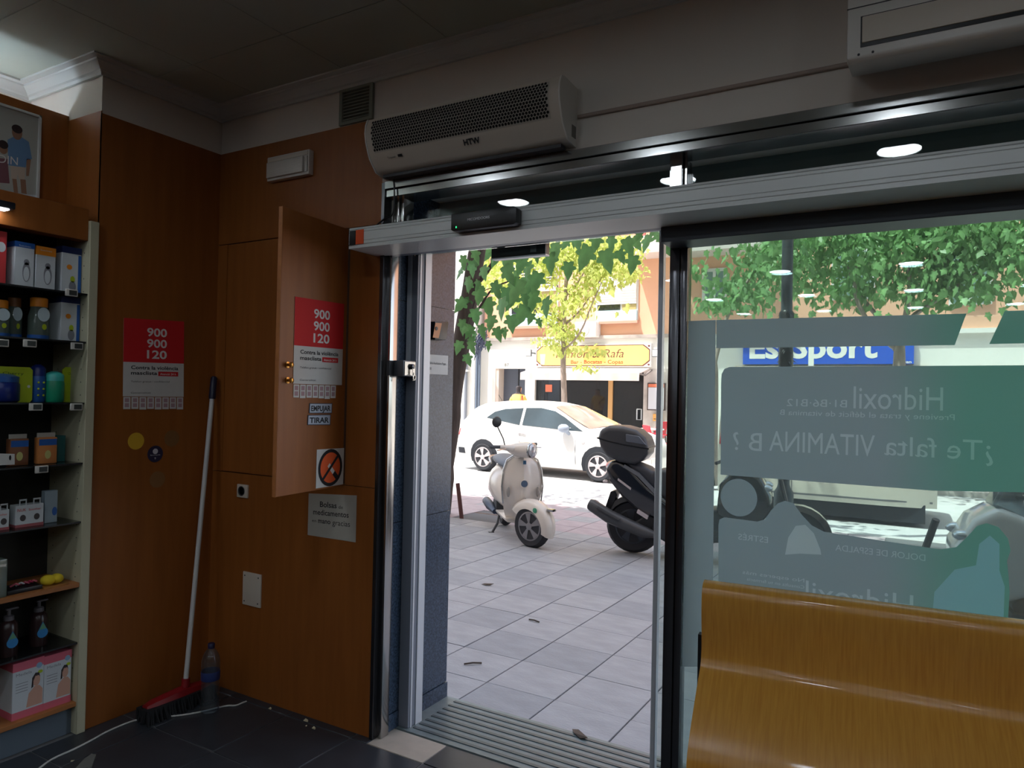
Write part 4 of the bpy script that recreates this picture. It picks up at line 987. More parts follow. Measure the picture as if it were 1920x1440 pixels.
vinyl(low, 'panel_sticker', 'lower vinyl panel with two printed heads rising above its edge',
      [('Hidroxil', 1712, 1158, 1510, 42, .02), ('ESTRÉS', 1440, 1018, 1384, 11, .01), ('DOLOR DE ESPALDA', 1735, 1052, 1566, 12, .0), ('No esperes más', 1508, 1092, 1392, 7, 0), ('Consulta en tu farmacia', 1508, 1104, 1400, 6, 0)],
      [([(1472, 1040), (1478, 1008), (1492, 986), (1510, 984), (1526, 1000), (1538, 1030), (1540, 1040), (1500, 1038)], 'printed_person', M_VINT),
       ([(1745, 1190), (1752, 1110), (1790, 1068), (1830, 1060), (1836, 1020), (1856, 1004), (1874, 1020), (1874, 1070), (1884, 1100), (1880, 1200)], 'printed_person', vinyl_mat('vinyl_print_blue', (164, 190, 206), (146, 192, 200), -.15, .14))])
# ================================================================ the street: ground
SLOPE, YK, ZR = 0.015, 9.42, -0.125
def zp(y): return -SLOPE * (y - 2.9)
def on_pave(px, py):
    d = ray(px, py); t = (SLOPE * 2.9 - EYE) / (d.z + SLOPE * d.y); return EYEP + d * t
M_PAVE = mat('paving_slab', (150, 150, 154), 0.7, vary=0.12, vscale=7, bump=0.35, bscale=70, stretch=(.6, 1.6, 1))
M_PAVE2 = mat('paving_slab_dark', (139, 140, 145), 0.7, vary=0.12, vscale=7, bump=0.35, bscale=70, stretch=(.6, 1.6, 1))
M_PAVE3 = mat('paving_slab_rosy', (164, 150, 155), 0.7, vary=0.10, vscale=7, bump=0.3, bscale=70)
pv = thing('pavement', None, None, (0, 2.9, 0)); struct(pv)
MB().hexa([(-12, 2.885, -.3), (12, 2.885, -.3), (12, YK, -.3), (-12, YK, -.3), (-12, 2.885, zp(2.885) - .007), (12, 2.885, zp(2.885) - .007), (12, YK, zp(YK) - .007), (-12, YK, zp(YK) - .007)]).build('bed', mat('paving_joint', (92, 92, 95), 0.9), pv)
SX, SY = .393, .378
slabs = {}
def slab(m, w, l, nm):
    key = (m.name, round(w, 3), round(l, 3))
    if key not in slabs:
        g, h = .0036, .0014
        b = MB().hexa([(g, h, -.02), (w - g, h, -.02), (w - g, l - h, -.02 - SLOPE * l), (g, l - h, -.02 - SLOPE * l), (g, h, 0), (w - g, h, 0), (w - g, l - h, -SLOPE * l), (g, l - h, -SLOPE * l)])
        o = b.build(nm, m, None, bevel=.002, seg=1); slabs[key] = o.data; bpy.data.objects.remove(o)
    return slabs[key]
y = 3.153 - SY
n_s = 0
while y < YK - .05:
    y1 = min(y + SY, YK); y0 = max(y, 2.89)
    k0 = int((-.74 * y1 - .8 + 1.165) / SX) - 1; k1 = int((-.24 * y0 + .9 + 1.165) / SX) + 1
    for k in range(k0, k1 + 1):
        x = -1.165 + SX * k
        if -5.35 < x < -4.4 and 7.05 < y < 7.8: continue                         # tree pit
        rr = random.random()
        m = M_PAVE3 if y > 7.2 and rr < .8 else (M_PAVE2 if rr < .22 else M_PAVE)
        o = bpy.data.objects.new('paving_slab', slab(m, SX, y1 - y0, 'paving_slab')); COL.objects.link(o); o.parent = pv
        o.location = (x, y0 - 2.9, zp(y0) + random.uniform(-.0012, .0012)); n_s += 1
    y += SY
b = MB()                                                                           # the slabs on either side, off the sight lines
# tree pit
pit = struct(MB().box(-5.35, -4.0, 7.05, 7.9, -.2, zp(7.5) - .012).build('floor_tree_pit', mat('pit_soil', (92, 74, 66), 0.95, vary=.4, vscale=30, bump=.6, bscale=30)))
# kerb stones
kb = thing('trim_5', None, None, (0, YK, 0)); struct(kb)
M_KERB = mat('kerb_stone', (172, 170, 170), 0.8, vary=.1, vscale=5)
for k in range(22):
    MB().box(-11 + k, -10.006 + k, YK + .003, YK + .15, -.3, zp(YK) + .002).build('kerb_stone', M_KERB, kb, bevel=.004, seg=1)
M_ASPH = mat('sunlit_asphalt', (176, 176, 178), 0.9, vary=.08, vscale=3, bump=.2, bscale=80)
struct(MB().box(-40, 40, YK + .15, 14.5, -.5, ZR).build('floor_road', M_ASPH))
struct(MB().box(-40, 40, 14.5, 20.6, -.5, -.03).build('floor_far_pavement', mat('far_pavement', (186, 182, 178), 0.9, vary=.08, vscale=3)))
# own building above the shop and the neighbours (they shade the near pavement)
struct(MB().box(-40, 40, -9, 2.88, 3.05, 22.0).build('wall_upper_storeys', M_CREAM))
struct(MB().box(-40, -4.05, -9, 2.88, -.3, 3.05).build('wall_neighbour_left', M_CREAM))
struct(MB().box(3.6, 40, -9, 2.88, -.3, 3.05).build('wall_neighbour_right', M_CREAM))
# twigs and leaves lying on the paving
M_DEAD = mat('dead_leaf', (78, 66, 58), 0.9)
for (px, py, s, a, nm) in [(914, 1098, .05, .3, 'dry curled leaf on the paving left of the scooter'), (1086, 1381, .06, -.6, 'dark dry leaf on the paving near the threshold')]:
    o = on_pave(px, py); b = MB()
    k = [(-1, 0, .02), (-.3, -.3, .12), (.5, -.22, .05), (1, .1, .25), (.3, .3, .08), (-.5, .24, .16)]
    b.prism([o + Vector((math.cos(a) * x * s - math.sin(a) * y_ * s, math.sin(a) * x * s + math.cos(a) * y_ * s, .004 + z * s)) for x, y_, z in k], (0, 0, .002))
    solo(b.build('dry_leaf', M_DEAD), nm, 'leaf', 'litter on the paving')
for (p, q, nm) in [((870, 1247), (903, 1245), 'straight twig on the paving beside the granite pier'), ((992, 1163), (1011, 1168), 'short twig on the paving in the middle of the doorway')]:
    a, c = on_pave(*p), on_pave(*q)
    solo(MB().tube([a + Z_ * .006, (a + c) / 2 + Z_ * .010, c + Z_ * .006], .005, 6).build('twig', M_DEAD), nm, 'twig', 'litter on the paving')

# ================================================================ the houses opposite
YF = 20.0
fq = lambda px, py, dy=0.0: on_y(px, py, YF + dy)
fx = lambda px: on_y(px, 700, YF).x
M_FWHITE = mat('white_render', (226, 224, 220), 0.9, vary=.03, vscale=1)
M_PEACH = mat('peach_render', (224, 174, 146), 0.9, vary=.05, vscale=.8)
M_STONEG = mat('speckled_cladding', (196, 190, 188), 0.8, vary=.2, vscale=3)
M_DARKIN = mat('bar_inside', (84, 80, 84), 0.7, vary=.4, vscale=1.5)
M_DGLASS = mat('dark_shop_glass', (30, 34, 42), 0.06, spec=0.8)
M_AWN = mat('awning_cloth', (222, 208, 204), 0.9, transl=.25)
M_SHUT = mat('white_shutter', (224, 220, 216), 0.7)
M_PANEL = mat('blue_glass_panel', (176, 204, 214), 0.3)
M_FRAMEW = mat('white_frame', (214, 212, 210), 0.6)
M_TIMBER = mat('pale_timber', (206, 162, 108), 0.6)
bb = thing('bar_building', 'peach and white house opposite with the bar on its ground floor', 'building', (-9.5, YF, -.03))
xL, xD0, xD1, xW0, xW1, xRt = fx(899), fx(929), fx(985), fx(1003), fx(1207), fx(1262)
zl, zt = fq(1000, 691).z, fq(1100, 636).z
MB().box(xL, xRt, YF, YF + .5, zl, zt).build('fascia', M_FWHITE, bb)
MB().box(xL, xRt, YF - .08, YF + .1, zt, zt + .10).build('cornice', mat('weathered_ledge', (176, 166, 160), 0.9, vary=.3, vscale=2), bb)
MB().box(xL + .15, xRt, YF + .02, YF + .5, zt + .1, 14).build('upper_wall', M_PEACH, bb)
MB().box(xL, xD0, YF, YF + .5, -.03, zl).build('wall_pier', M_FWHITE, bb)
MB().box(xD1, xW0, YF, YF + .5, -.03, zl).build('wall_pier', M_FWHITE, bb)
MB().box(xW1, xRt, YF, YF + .5, -.03, zl).build('wall_pier', M_STONEG, bb)
MB().box(xD0, xD1, YF + .35, YF + .4, -.03, zl).build('entrance_door', mat('grey_door', (82, 88, 102), 0.4), bb)
MB().box(xD1 - .45, xD1 - .42, YF + .33, YF + .35, -.03, zl).build('door_joint', M_BLACK, bb)
o = fq(937, 724, .3); MB().box(o.x - .12, o.x + .12, YF + .33, YF + .35, o.z - .02, o.z + .02).build('letter_plate', M_FRAMEW, bb)
MB().box(xD0, xD0 + .12, YF + .02, YF + .4, -.03, zl).build('door_reveal', mat('beige_stone', (206, 190, 180), 0.8), bb)
MB().box(xW0, xW1, YF + 2.2, YF + 2.3, -.03, zl).build('bar_back_wall', M_DARKIN, bb)
MB().box(xW0, xW1, YF + .1, YF + 2.3, -.04, -.02).box(xW0, xW1, YF + .1, YF + 2.3, zl - .02, zl).build('bar_floor_and_ceiling', M_DARKIN, bb)
MB().box(xW0 + .6, xW1 - .9, YF + 1.5, YF + 1.9, 0, 1.05).build('bar_counter', mat('counter_brown', (96, 72, 58), 0.5), bb)
for k in range(9):
    x = xW0 + 1.1 + .22 * k
    MB().lathe([(.035, 1.45), (.035, 1.62), (.012, 1.68), (.012, 1.75)], (x, YF + 2.05, 0), n=8).build('bottle', mat('bar_bottle', (88, 84, 80), 0.3), bb)
MB().box(fx(1052), fx(1092), YF + 1.2, YF + 1.25, 1.5, 2.25).build('screen', mat('bar_screen', (78, 100, 140), 0.4), bb)
MB().box(fx(1026), fx(1040), YF + .9, YF + 1.2, 0, 2.3).build('pillar', M_STONEG, bb)
MB().box(fx(1100), fx(1136), YF + 1.4, YF + 1.8, .9, 1.35).build('coffee_machine', mat('machine_steel', (130, 130, 136), 0.3, .5), bb)
g1, g2, g3 = fx(1140), fx(1148), fx(1190)
MB().box(xW0, g1, YF + .10, YF + .12, -.03, zl).build('bar_pane', glass('bar_glass', tint=(120, 128, 140), haze=.05), bb)
MB().box(g2, xW1, YF + .10, YF + .12, -.03, zl).build('bar_pane', MATS['bar_glass'], bb)
MB().box(g1, g2, YF + .04, YF + .14, -.03, zl).build('timber_post', M_TIMBER, bb)
for k in range(6):
    x = fx(1008 + 3 * k); MB().box(x, x + .025, YF + .14, YF + .16, -.03, zl).build('curtain_slat', M_FRAMEW, bb)
a, c = fq(1023, 721, .09), fq(1035, 735, .09); MB().box(a.x, c.x, YF + .08, YF + .095, c.z, a.z).build('window_notice', mat('notice_orange', (214, 120, 92), 0.7), bb)
a, c = fq(1195, 767, .05), fq(1203, 787, .05)
MB().tube([(a.x, YF + .02, a.z), (c.x, YF + .02, a.z), (c.x, YF + .02, c.z), (a.x, YF + .02, c.z), (a.x, YF + .02, a.z)], .02, 6).build('door_handle', M_ALUW, bb)
b = MB(); o = fq(946, 687, -.004); letter(b, '87', o, X_, Z_, width=.16, height=.10); b.build('house_number', M_DKGREY, bb)
# first-floor windows
def wbox(p, q, y0, y1, name, m, parent=bb):
    a, c = fq(*p), fq(*q); return MB().box(min(a.x, c.x), max(a.x, c.x), YF + y0, YF + y1, min(a.z, c.z), max(a.z, c.z)).build(name, m, parent)
for (l, r_, t_, s_, g_, p_) in [(1118, 1196, 521, 569, 582, 604), (958, 1046, 500, 545, 588, 613)]:
    w = wbox((l, t_), (r_, p_), -.01, .02, 'window', M_FRAMEW)
    wbox((l + 3, t_ + 2), (r_ - 2, s_), -.06, -.01, 'shutter', M_SHUT, w)
    wbox((l + 3, s_ + 2), ((l + r_) / 2 + 6, g_ - 1), -.03, -.01, 'pane', M_DGLASS, w)
    wbox(((l + r_) / 2 + 10, s_ + 2), (r_ - 3, g_ - 1), -.03, -.01, 'pane', mat('tan_pane', (176, 158, 110), 0.2), w)  # right-hand pane in an even tan, paler than its neighbour
    wbox((l + 1, g_ + 2), (r_ - 1, p_ - 1), -.08, -.01, 'lower_panel', M_PANEL, w)
    wbox((l - 2, p_), (r_ + 2, p_ + 2), -.14, -.01, 'sill', mat('sill_rose', (196, 150, 132), 0.8), w)
    n_ = 9
    for k in range(n_):
        wbox((l + 3, t_ + 3 + (s_ - t_ - 3) * k / n_), (r_ - 2, t_ + 3.6 + (s_ - t_ - 3) * k / n_), -.066, -.06, 'shutter_line', M_STONEG, w)
wbox((1190, 457), (1258, 482), -.9, .1, 'balcony_slab', mat('slab_grey', (206, 196, 190), 0.8))
wbox((1213, 432), (1228, 457), -.86, -.78, 'balcony_post', mat('rail_red', (196, 110, 104), 0.6))
wbox((1196, 400), (1258, 440), -.88, -.84, 'balcony_front', mat('balcony_rose', (226, 190, 180), 0.8))
# shop sign
sg = thing('bar_sign', 'yellow bar sign reading Ramon & Rafa with a dark ornate border', 'sign', (-9, YF, 2.4))
a, c = fq(1005, 687, -.1), fq(1221, 646, -.1); x0, x1, z0, z1 = a.x, c.x, fq(1100, 688, -.1).z, fq(1100, 646, -.1).z
MB().box(x0, x1, YF - .12, YF - .002, z0, z1).build('board', M_FWHITE, sg)
mgn, ntc = .07, .17
def notched(m_, n_): 
    X0, X1, Z0, Z1 = x0 + m_, x1 - m_, z0 + m_, z1 - m_
    return [(X0 + n_, Z0), (X1 - n_, Z0), (X1 - n_ * .5, Z0 + n_ * .35), (X1, Z0 + n_ * .75), (X1, Z1 - n_ * .75), (X1 - n_ * .5, Z1 - n_ * .35), (X1 - n_, Z1), (X0 + n_, Z1), (X0 + n_ * .5, Z1 - n_ * .35), (X0, Z1 - n_ * .75), (X0, Z0 + n_ * .75), (X0 + n_ * .5, Z0 + n_ * .35)]
MB().prism([(x, YF - .121, z) for x, z in notched(.025, .2)], (0, -.004, 0)).build('border', mat('sign_maroon', (110, 60, 58), 0.7), sg)
MB().prism([(x, YF - .1255, z) for x, z in notched(.05, .2)], (0, -.004, 0)).build('field', mat('sign_yellow', (240, 206, 116), 0.7, vary=.1, vscale=.5), sg)
b = MB(); a, c = fq(1042, 671, -.14), fq(1169, 671, -.14); letter(b, 'Ramon & Rafa', Vector((a.x, YF - .131, a.z)), X_, Z_, width=c.x - a.x, height=.25, shear=.25); b.build('name_lettering', mat('sign_brown', (112, 66, 56), 0.7), sg)
b = MB(); a, c = fq(1070, 682, -.14), fq(1168, 682, -.14); letter(b, 'Bar - Bocatas - Copas', Vector((a.x, YF - .131, a.z)), X_, Z_, width=c.x - a.x, height=.11, bold=.02); b.build('trade_lettering', mat('sign_red', (196, 76, 44), 0.7), sg)
a = fq(1017, 684, -.14); MB().prism([(a.x - .07, YF - .13, a.z), (a.x + .07, YF - .13, a.z), (a.x + .10, YF - .13, a.z + .34), (a.x - .10, YF - .13, a.z + .34)], (0, -.003, 0)).build('beer_glass', mat('beer_pale', (226, 206, 170), 0.7), sg)
for x in (x0 + .06, x1 - .06):
    for z in (z0 + .07, z1 - .07): MB().ell((x, YF - .123, z), (.035, .008, .03), 8, 6).build('corner_motif', MATS['sign_maroon'], sg)
# awning
aw = thing('bar_awning', 'pale awning with a hanging valance over the bar front', 'awning', (-9.2, YF - .5, 2.2))
a, c = fq(976, 691, -.9), fq(1199, 691, -.9); z0 = fq(1080, 713, -.9).z; z1 = fq(1080, 699, -.9).z
A0, A1 = a.x, c.x
MB().prism([(A0, YF - .9, z1), (A0, YF - .05, zl + .02), (A0, YF - .05, zl - .02), (A0, YF - .9, z1 - .03)], (A1 - A0, 0, 0)).build('canopy', M_AWN, aw)
n_ = 40; rings = []
for k in range(n_ + 1):
    x = lerp(A0, A1, k / n_); yo = YF - .905 - .02 * math.sin(k * 1.1) - .012 * math.sin(k * 2.7)
    rings.append([(x, YF - .90, z1), (x, yo, z0), (x, yo - .006, z0), (x, YF - .906, z1)])
MB().loft(rings).build('valance', M_AWN, aw, smooth=60)
MB().tube([(A1 + .05, YF - .02, zl - .05), (A1 + .02, YF - .5, z1 - .05), (A1 - .02, YF - .88, z1 - .01)], .03, 6).build('arm', mat('arm_grey', (120, 112, 110), 0.6), aw)
# outdoor unit, floodlights, menu case, orange box
ou = thing('outdoor_unit', 'white air conditioning outdoor unit under the peach wall window', 'air conditioner', (-9.2, YF - .2, 3.1))
a, c = fq(1078, 604, -.35), fq(1117, 631, -.35)
MB().box(a.x, c.x, YF - .35, YF + .015, c.z, a.z).build('casing', M_FWHITE, ou, bevel=.01, seg=1)
MB().lathe([(.2, 0), (.2, .01)], ((a.x * .6 + c.x * .4), YF - .351, (a.z + c.z) / 2), (0, -1, 0), 20).build('fan_guard', M_STONEG, ou)
for (px, py, lab) in [(992, 662, 'small square floodlight left of the yellow bar sign'), (1229, 662, 'small square floodlight right of the yellow bar sign')]:
    o = fq(px, py, -.2); t = thing('floodlight', lab, 'lamp', (o.x, YF, o.z), group='floodlights beside the bar sign')
    MB().box(o.x - .1, o.x + .1, YF - .24, YF - .18, o.z - .11, o.z + .11).build('head', mat('flood_grey', (92, 96, 100), 0.5), t, bevel=.01, seg=1)
    MB().box(o.x - .08, o.x + .08, YF - .246, YF - .24, o.z - .09, o.z + .09).build('lens', M_SHUT, t)
    MB().box(o.x + .09, o.x + .14, YF - .22, YF - .002, o.z - .02, o.z + .02).build('bracket', MATS['flood_grey'], t)
mc = thing('menu_case', 'framed menu case with a white sheet right of the bar door', 'sign', (-6.6, YF, 1.1))
a, c = fq(1214, 718, -.08), fq(1246, 770, -.08); MB().box(a.x, c.x, YF - .08, YF - .001, c.z, a.z).build('case', mat('case_brown', (66, 54, 52), 0.5), mc)
MB().box(a.x + .03, c.x - .03, YF - .084, YF - .08, c.z + .03, a.z - .13).build('sheet', mat('menu_sheet', (206, 210, 220), 0.6), mc)
MB().box(a.x + .03, c.x - .03, YF - .084, YF - .08, a.z - .12, a.z - .03).build('header_strip', MATS['notice_orange'], mc)
ob = thing('wall_box', 'small orange box on the wall below the menu case', 'box', (-6.6, YF, .7)); a, c = fq(1224, 776, -.1), fq(1241, 790, -.1)
MB().box(a.x, c.x, YF - .1, YF - .001, c.z, a.z).build('casing', mat('box_orange', (232, 170, 96), 0.6), ob, bevel=.01, seg=1)
MB().box(a.x + .03, c.x - .03, YF - .104, YF - .1, c.z + .05, c.z + .07).build('slot', M_DKGREY, ob)
# white house left of the bar, with pipes and a cable bundle
wh = thing('white_house', 'sunlit white house front left of the bar with downpipes', 'building', (-15, YF, -.03))
MB().box(-26, xL, YF - .3, YF + .5, -.03, 14).build('wall', M_FWHITE, wh)
MB().box(-26, xL - .1, YF - .42, YF - .3, -.03, .5).build('plinth', M_STONEG, wh)
for (px, r_, z0, z1, m_) in [(872.5, .055, -.03, 2.9, mat('pipe_grey', (128, 134, 146), 0.5)), (893, .05, .3, 3.2, mat('pipe_slate', (96, 108, 126), 0.5)), (898, .04, .3, 3.0, MATS.get('pipe_slate'))]:
    o = on_y(px, 720, YF - .4); MB().tube([(o.x, YF - .38, z0), (o.x, YF - .38, z1)], r_, 8).build('downpipe', m_ or MATS['pipe_slate'], wh)
for px in (872.5,):
    o = on_y(px, 695, YF - .4); MB().box(o.x - .12, o.x + .12, YF - .45, YF - .3, o.z - .03, o.z + .03).build('pipe_clip', M_FWHITE, wh)
cbn = thing('cable_bundle', 'tangled dark cable bundle on the wall above the house door', 'cables', tuple(on_y(902, 650, YF - .2)))
o = on_y(904, 634, YF - .55)
for k in range(16):
    a_ = random.uniform(0, 6.28); pts_ = [o + Vector((random.gauss(0, .15), random.uniform(-.12, .0), random.gauss(0, .20))) for _ in range(4)]
    MB().tube(smooth_path(pts_ + [o + Vector((random.uniform(-.3, -.05), -.05, random.uniform(-.9, -.2)))], 4), .014, 5).build('cable', mat('cable_dark', (62, 70, 92), 0.5), cbn)
# sports shop to the right
sh = thing('shop_building', 'peach house with white ground floor shop seen through the window', 'building', (0, YF, -.03))
MB().box(xRt, 14, YF, YF + .5, -.03, 3.15).build('ground_wall', M_FWHITE, sh)
MB().box(xRt, 14, YF - .10, YF + .1, 3.15, 3.26).build('ledge', M_FWHITE, sh)
MB().box(xRt, 14, YF + .02, YF + .5, 3.26, 14).build('upper_wall', M_PEACH, sh)
wbox((1275, 448), (1440, 472), -.9, .1, 'balcony_slab', mat('slab_grey', (206, 196, 190), 0.8), sh)
for (l, r_, t_, d_) in [(1318, 1362, 505, 575), (1560, 1640, 470, 560), (1780, 1860, 470, 570)]:
    w = wbox((l, t_), (r_, d_), -.05, .02, 'window', M_FRAMEW, sh); wbox((l + 6, t_ + 6), (r_ - 6, d_ - 3), -.06, -.05, 'pane', mat('greenish_pane', (110, 136, 130), 0.1), w); wbox(((l + r_) / 2 - 2, t_ + 4), ((l + r_) / 2 + 2, d_ - 2), -.075, -.06, 'bar', M_FRAMEW, w)
a, c = fq(1380, 692), fq(1740, 692)
MB().box(a.x, c.x, YF - .02, YF - .001, -.03, a.z).build('shop_window', M_DGLASS, sh)
MB().box(a.x, c.x, YF - .10, YF - .02, a.z, a.z + .08).build('awning_box', mat('awning_box_tan', (186, 168, 150), 0.7), sh)
ss = thing('sports_sign', 'blue sports shop sign with white letters behind the vinyl bands', 'sign', (-2.3, YF, 2.4))
a, c = fq(1393, 683, -.1), fq(1714, 629, -.1)
MB().box(a.x, c.x, YF - .12, YF - .001, a.z, c.z).build('board', mat('sign_blue', (30, 84, 196), 0.5), ss)
b = MB(); p0, p1 = fq(1405, 671, -.13), fq(1645, 671, -.13); letter(b, 'EstSport', Vector((p0.x, YF - .125, p0.z)), X_, Z_, width=p1.x - p0.x, height=.58, bold=.03); b.build('name_lettering', M_FWHITE, ss)
b = MB(); p0, p1 = fq(1681, 681, -.13), fq(1709, 681, -.13); letter(b, 'Urban', Vector((p0.x, YF - .125, p0.z)), X_, Z_, width=p1.x - p0.x, height=.07, bold=.02); b.build('small_lettering', M_FWHITE, ss)
# red terrace chairs and a table
tb = thing('terrace_table', 'white terrace table among red chairs across the road', 'table', tuple(on_z(1216, 862, -.03)))
MB().lathe([(.36, .72), (.36, .745)], n=20).build('table_top', M_FWHITE, tb, world=False)
MB().lathe([(.03, .02), (.03, .72)], n=8).build('column', M_DKGREY, tb, world=False); MB().lathe([(.24, 0), (.22, .03)], n=16).build('foot', M_DKGREY, tb, world=False)
M_RC = mat('red_plastic', (214, 40, 60), 0.5)
ch0 = None
for (px, py, a_, lab) in [(1232, 868, 2.3, 'red plastic terrace chair in front of the table'), (1226, 850, -2.0, 'red plastic terrace chair behind the white table')]:
    o = on_z(px, py, -.03)
    if ch0 is None:
        ch0 = thing('terrace_chair', lab, 'chair', tuple(o), a_, group='red terrace chairs'); t = ch0
        MB().box(-.22, .22, -.22, .22, .43, .46).build('seat', M_RC, t, world=False, bevel=.01, seg=1)
        MB().hexa([(-.22, .19, .52), (.22, .19, .52), (.22, .22, .52), (-.22, .22, .52), (-.2, .27, .86), (.2, .27, .86), (.2, .30, .86), (-.2, .30, .86)]).build('backrest', M_RC, t, world=False, bevel=.01, seg=1)
        for sx_ in (-1, 1):
            MB().tube([(sx_ * .2, -.2, .65), (sx_ * .21, .1, .66), (sx_ * .2, .22, .62)], .018, 6).build('armrest', M_RC, t, world=False)
            MB().tube([(sx_ * .19, -.19, .65), (sx_ * .22, -.22, 0)], .014, 6).build('leg', M_DKGREY, t, world=False); MB().tube([(sx_ * .19, .2, .6), (sx_ * .22, .27, 0)], .014, 6).build('leg', M_DKGREY, t, world=False)
    else:
        t = copy_tree(ch0); t.location = o; t.rotation_euler.z = a_; t['label'] = lab
# ================================================================ vehicles
M_CARW = mat('white_car_paint', (226, 226, 224), 0.25, coat=.6)
M_TYRE = mat('tyre_rubber', (38, 40, 46), 0.8)
M_RIMG = mat('hub_silver', (196, 186, 188), 0.4, 0.3)
M_CGLASS = mat('car_glass', (54, 68, 76), 0.05, spec=0.9, vary=.3, vscale=1.2)
M_SEAM = mat('panel_gap', (120, 120, 124), 0.7)
M_ARCH = mat('arch_black', (34, 38, 46), 0.8)
M_TAIL = mat('tail_red', (214, 30, 44), 0.2)
def wheel(parent, c, r, w, spokes=5, side=-1, rim=M_RIMG, hub=.66, name='wheel'):
    """wheel standing across local y at c; side = direction of its outer face"""
    p = []
    for a in range(9):
        t = math.pi * a / 8; p.append((r * (.86 + .14 * math.sin(t)), -w / 2 + w * a / 8))
    o = MB().lathe([(r * hub, -w * .46)] + p + [(r * hub, w * .46)], c, (0, side, 0), 28).build(name, M_TYRE, parent, world=False, smooth=50)
    ax = Vector((0, side, 0)); cc = Vector(c)
    MB().lathe([(r * hub, w * .36), (r * hub * 1.02, w * .47), (r * hub * .93, w * .50), (r * hub * .90, w * .40)], c, (0, side, 0), 28, caps=False).build('rim_ring', rim, o, world=False, smooth=50)
    MB().lathe([(r * hub * .95, w * .20), (r * hub * .95, w * .24)], c, (0, side, 0), 24).build('rim_back', M_ARCH, o, world=False)
    u = Vector((1, 0, 0)); v = Vector((0, 0, 1))
    for k in range(spokes):
        a0 = 2 * math.pi * k / spokes + .3; R = r * hub * .94
        pt = lambda f, a: cc + ax * (w * (.44 if f < .4 else .40)) + (u * math.cos(a) + v * math.sin(a)) * R * f
        g = math.pi / spokes
        MB().prism([pt(.16, a0 - g * .5), pt(1.0, a0 - g * .42 + .16), pt(1.0, a0 + g * .42 + .16), pt(.16, a0 + g * .5)], ax * w * .08).build('spoke', rim, o, world=False)
    MB().lathe([(R_hub := r * hub * .26, w * .38), (R_hub, w * .52), (R_hub * .6, w * .55)], c, (0, side, 0), 14).build('hub_cap', rim, o, world=False, smooth=40)
    return o
def car_shape(stations, top, hw0, belt, roofw, zb):
    """returns (mesh rings, half-width function)"""
    x0, x1 = stations[0], stations[-1]; xm = (x0 + x1) / 2; hl = (x1 - x0) / 2
    def W(x): return hw0 * (1 - .16 * abs((x - xm) / hl) ** 5)
    def hw(x, z):
        zt = interp(top, x); w = W(x)
        if z <= belt:
            f = max(0, min(1, (z - zb) / (belt - zb))); return w * (0.93 + .07 * math.sin(math.pi * min(1, f * 1.1) * .85) if f < 1 else .96)
        f = (z - belt) / max(.05, (interp(top, xm) - belt)); return w * .965 - (w * .965 - roofw) * f
    rings = []
    for x in stations:
        zt = interp(top, x); zs = [zb, zb + .12, zb + .3, zb + .5, belt]
        zs = [min(z, zt - .05 + .004 * k) for k, z in enumerate(zs)]
        if zt > belt + .1: zs += [belt + (zt - belt) * .35, belt + (zt - belt) * .7, zt - .05]
        else: zs += [zt - .03, zt - .024, zt - .018]
        half = [(hw(x, z), z) for z in zs]; he, ze = half[-1]
        half += [(he * .90, zt - .012), (he * .6, zt), (he * .2, zt + .006)]
        rings.append([(x, -y, z) for y, z in half] + [(x, y, z) for y, z in reversed(half)])
    return rings, hw
def side_patch(hw, poly, off, side, name, m, parent, nsub=5):
    """panel that hugs the body side: outline poly of (x, z) points, fan with subdivided rim"""
    P = []
    for i in range(len(poly)):
        a, b = poly[i], poly[(i + 1) % len(poly)]
        for k in range(nsub): P.append((lerp(a[0], b[0], k / nsub), lerp(a[1], b[1], k / nsub)))
    cx = sum(p[0] for p in P) / len(P); cz = sum(p[1] for p in P) / len(P); mb = MB(); n = len(P)
    rings = []
    for f in (1.0, .75, .5, .25, .02):
        rings.append([(cx + (x - cx) * f, side * (hw(cx + (x - cx) * f, cz + (z - cz) * f) + off), cz + (z - cz) * f) for x, z in P])
    mb.loft([[(x, y - side * .012, z) for x, y, z in rings[0]]] + rings, caps=True)
    return mb.build(name, m, parent, world=False, smooth=60)
# ---- white hatchback
NR, NF = on_z(905, 884, ZR), on_z(1121, 905, ZR)      # where its near tyres stand
hd = (NF - NR).normalized(); WB = (NF - NR).length; ang = math.atan2(hd.y, hd.x)
lat = Vector((-hd.y, hd.x, 0)); HWC = .86
car = thing('white_car', 'white three-door hatchback parked in front of the bar', 'car', tuple(NR + lat * (HWC - .02)), ang)
nrm_side = -lat
def cl(px, py):                                       # photo point -> (x, z) on the car's near side
    q = on_p(px, py, NR + lat * .03, lat); d = q - NR; return (d.dot(hd), q.z - ZR)
xr, xf = -.74, WB + .80
TOP = [(xr, .55), (xr + .03, .80), (xr + .10, 1.02), (xr + .30, 1.26), (xr + .50, 1.39), (.15, 1.455), (.75, 1.478), (1.25, 1.455), (1.58, 1.385), (2.0, 1.18), (2.42, .995), (2.75, .945), (3.05, .88), (3.28, .78), (xf - .06, .62), (xf, .46)]
ST = [xr, xr + .03, xr + .10, xr + .2, xr + .30, xr + .42, xr + .6, .0, .3, .6, .9, 1.2, 1.45, 1.6, 1.8, 2.0, 2.2, 2.42, 2.6, 2.8, 3.0, 3.15, 3.28, xf - .06, xf]
rings, hwf = car_shape(ST, TOP, HWC, .95, .60, .20)
MB().loft(rings).build('body', M_CARW, car, world=False, smooth=40)
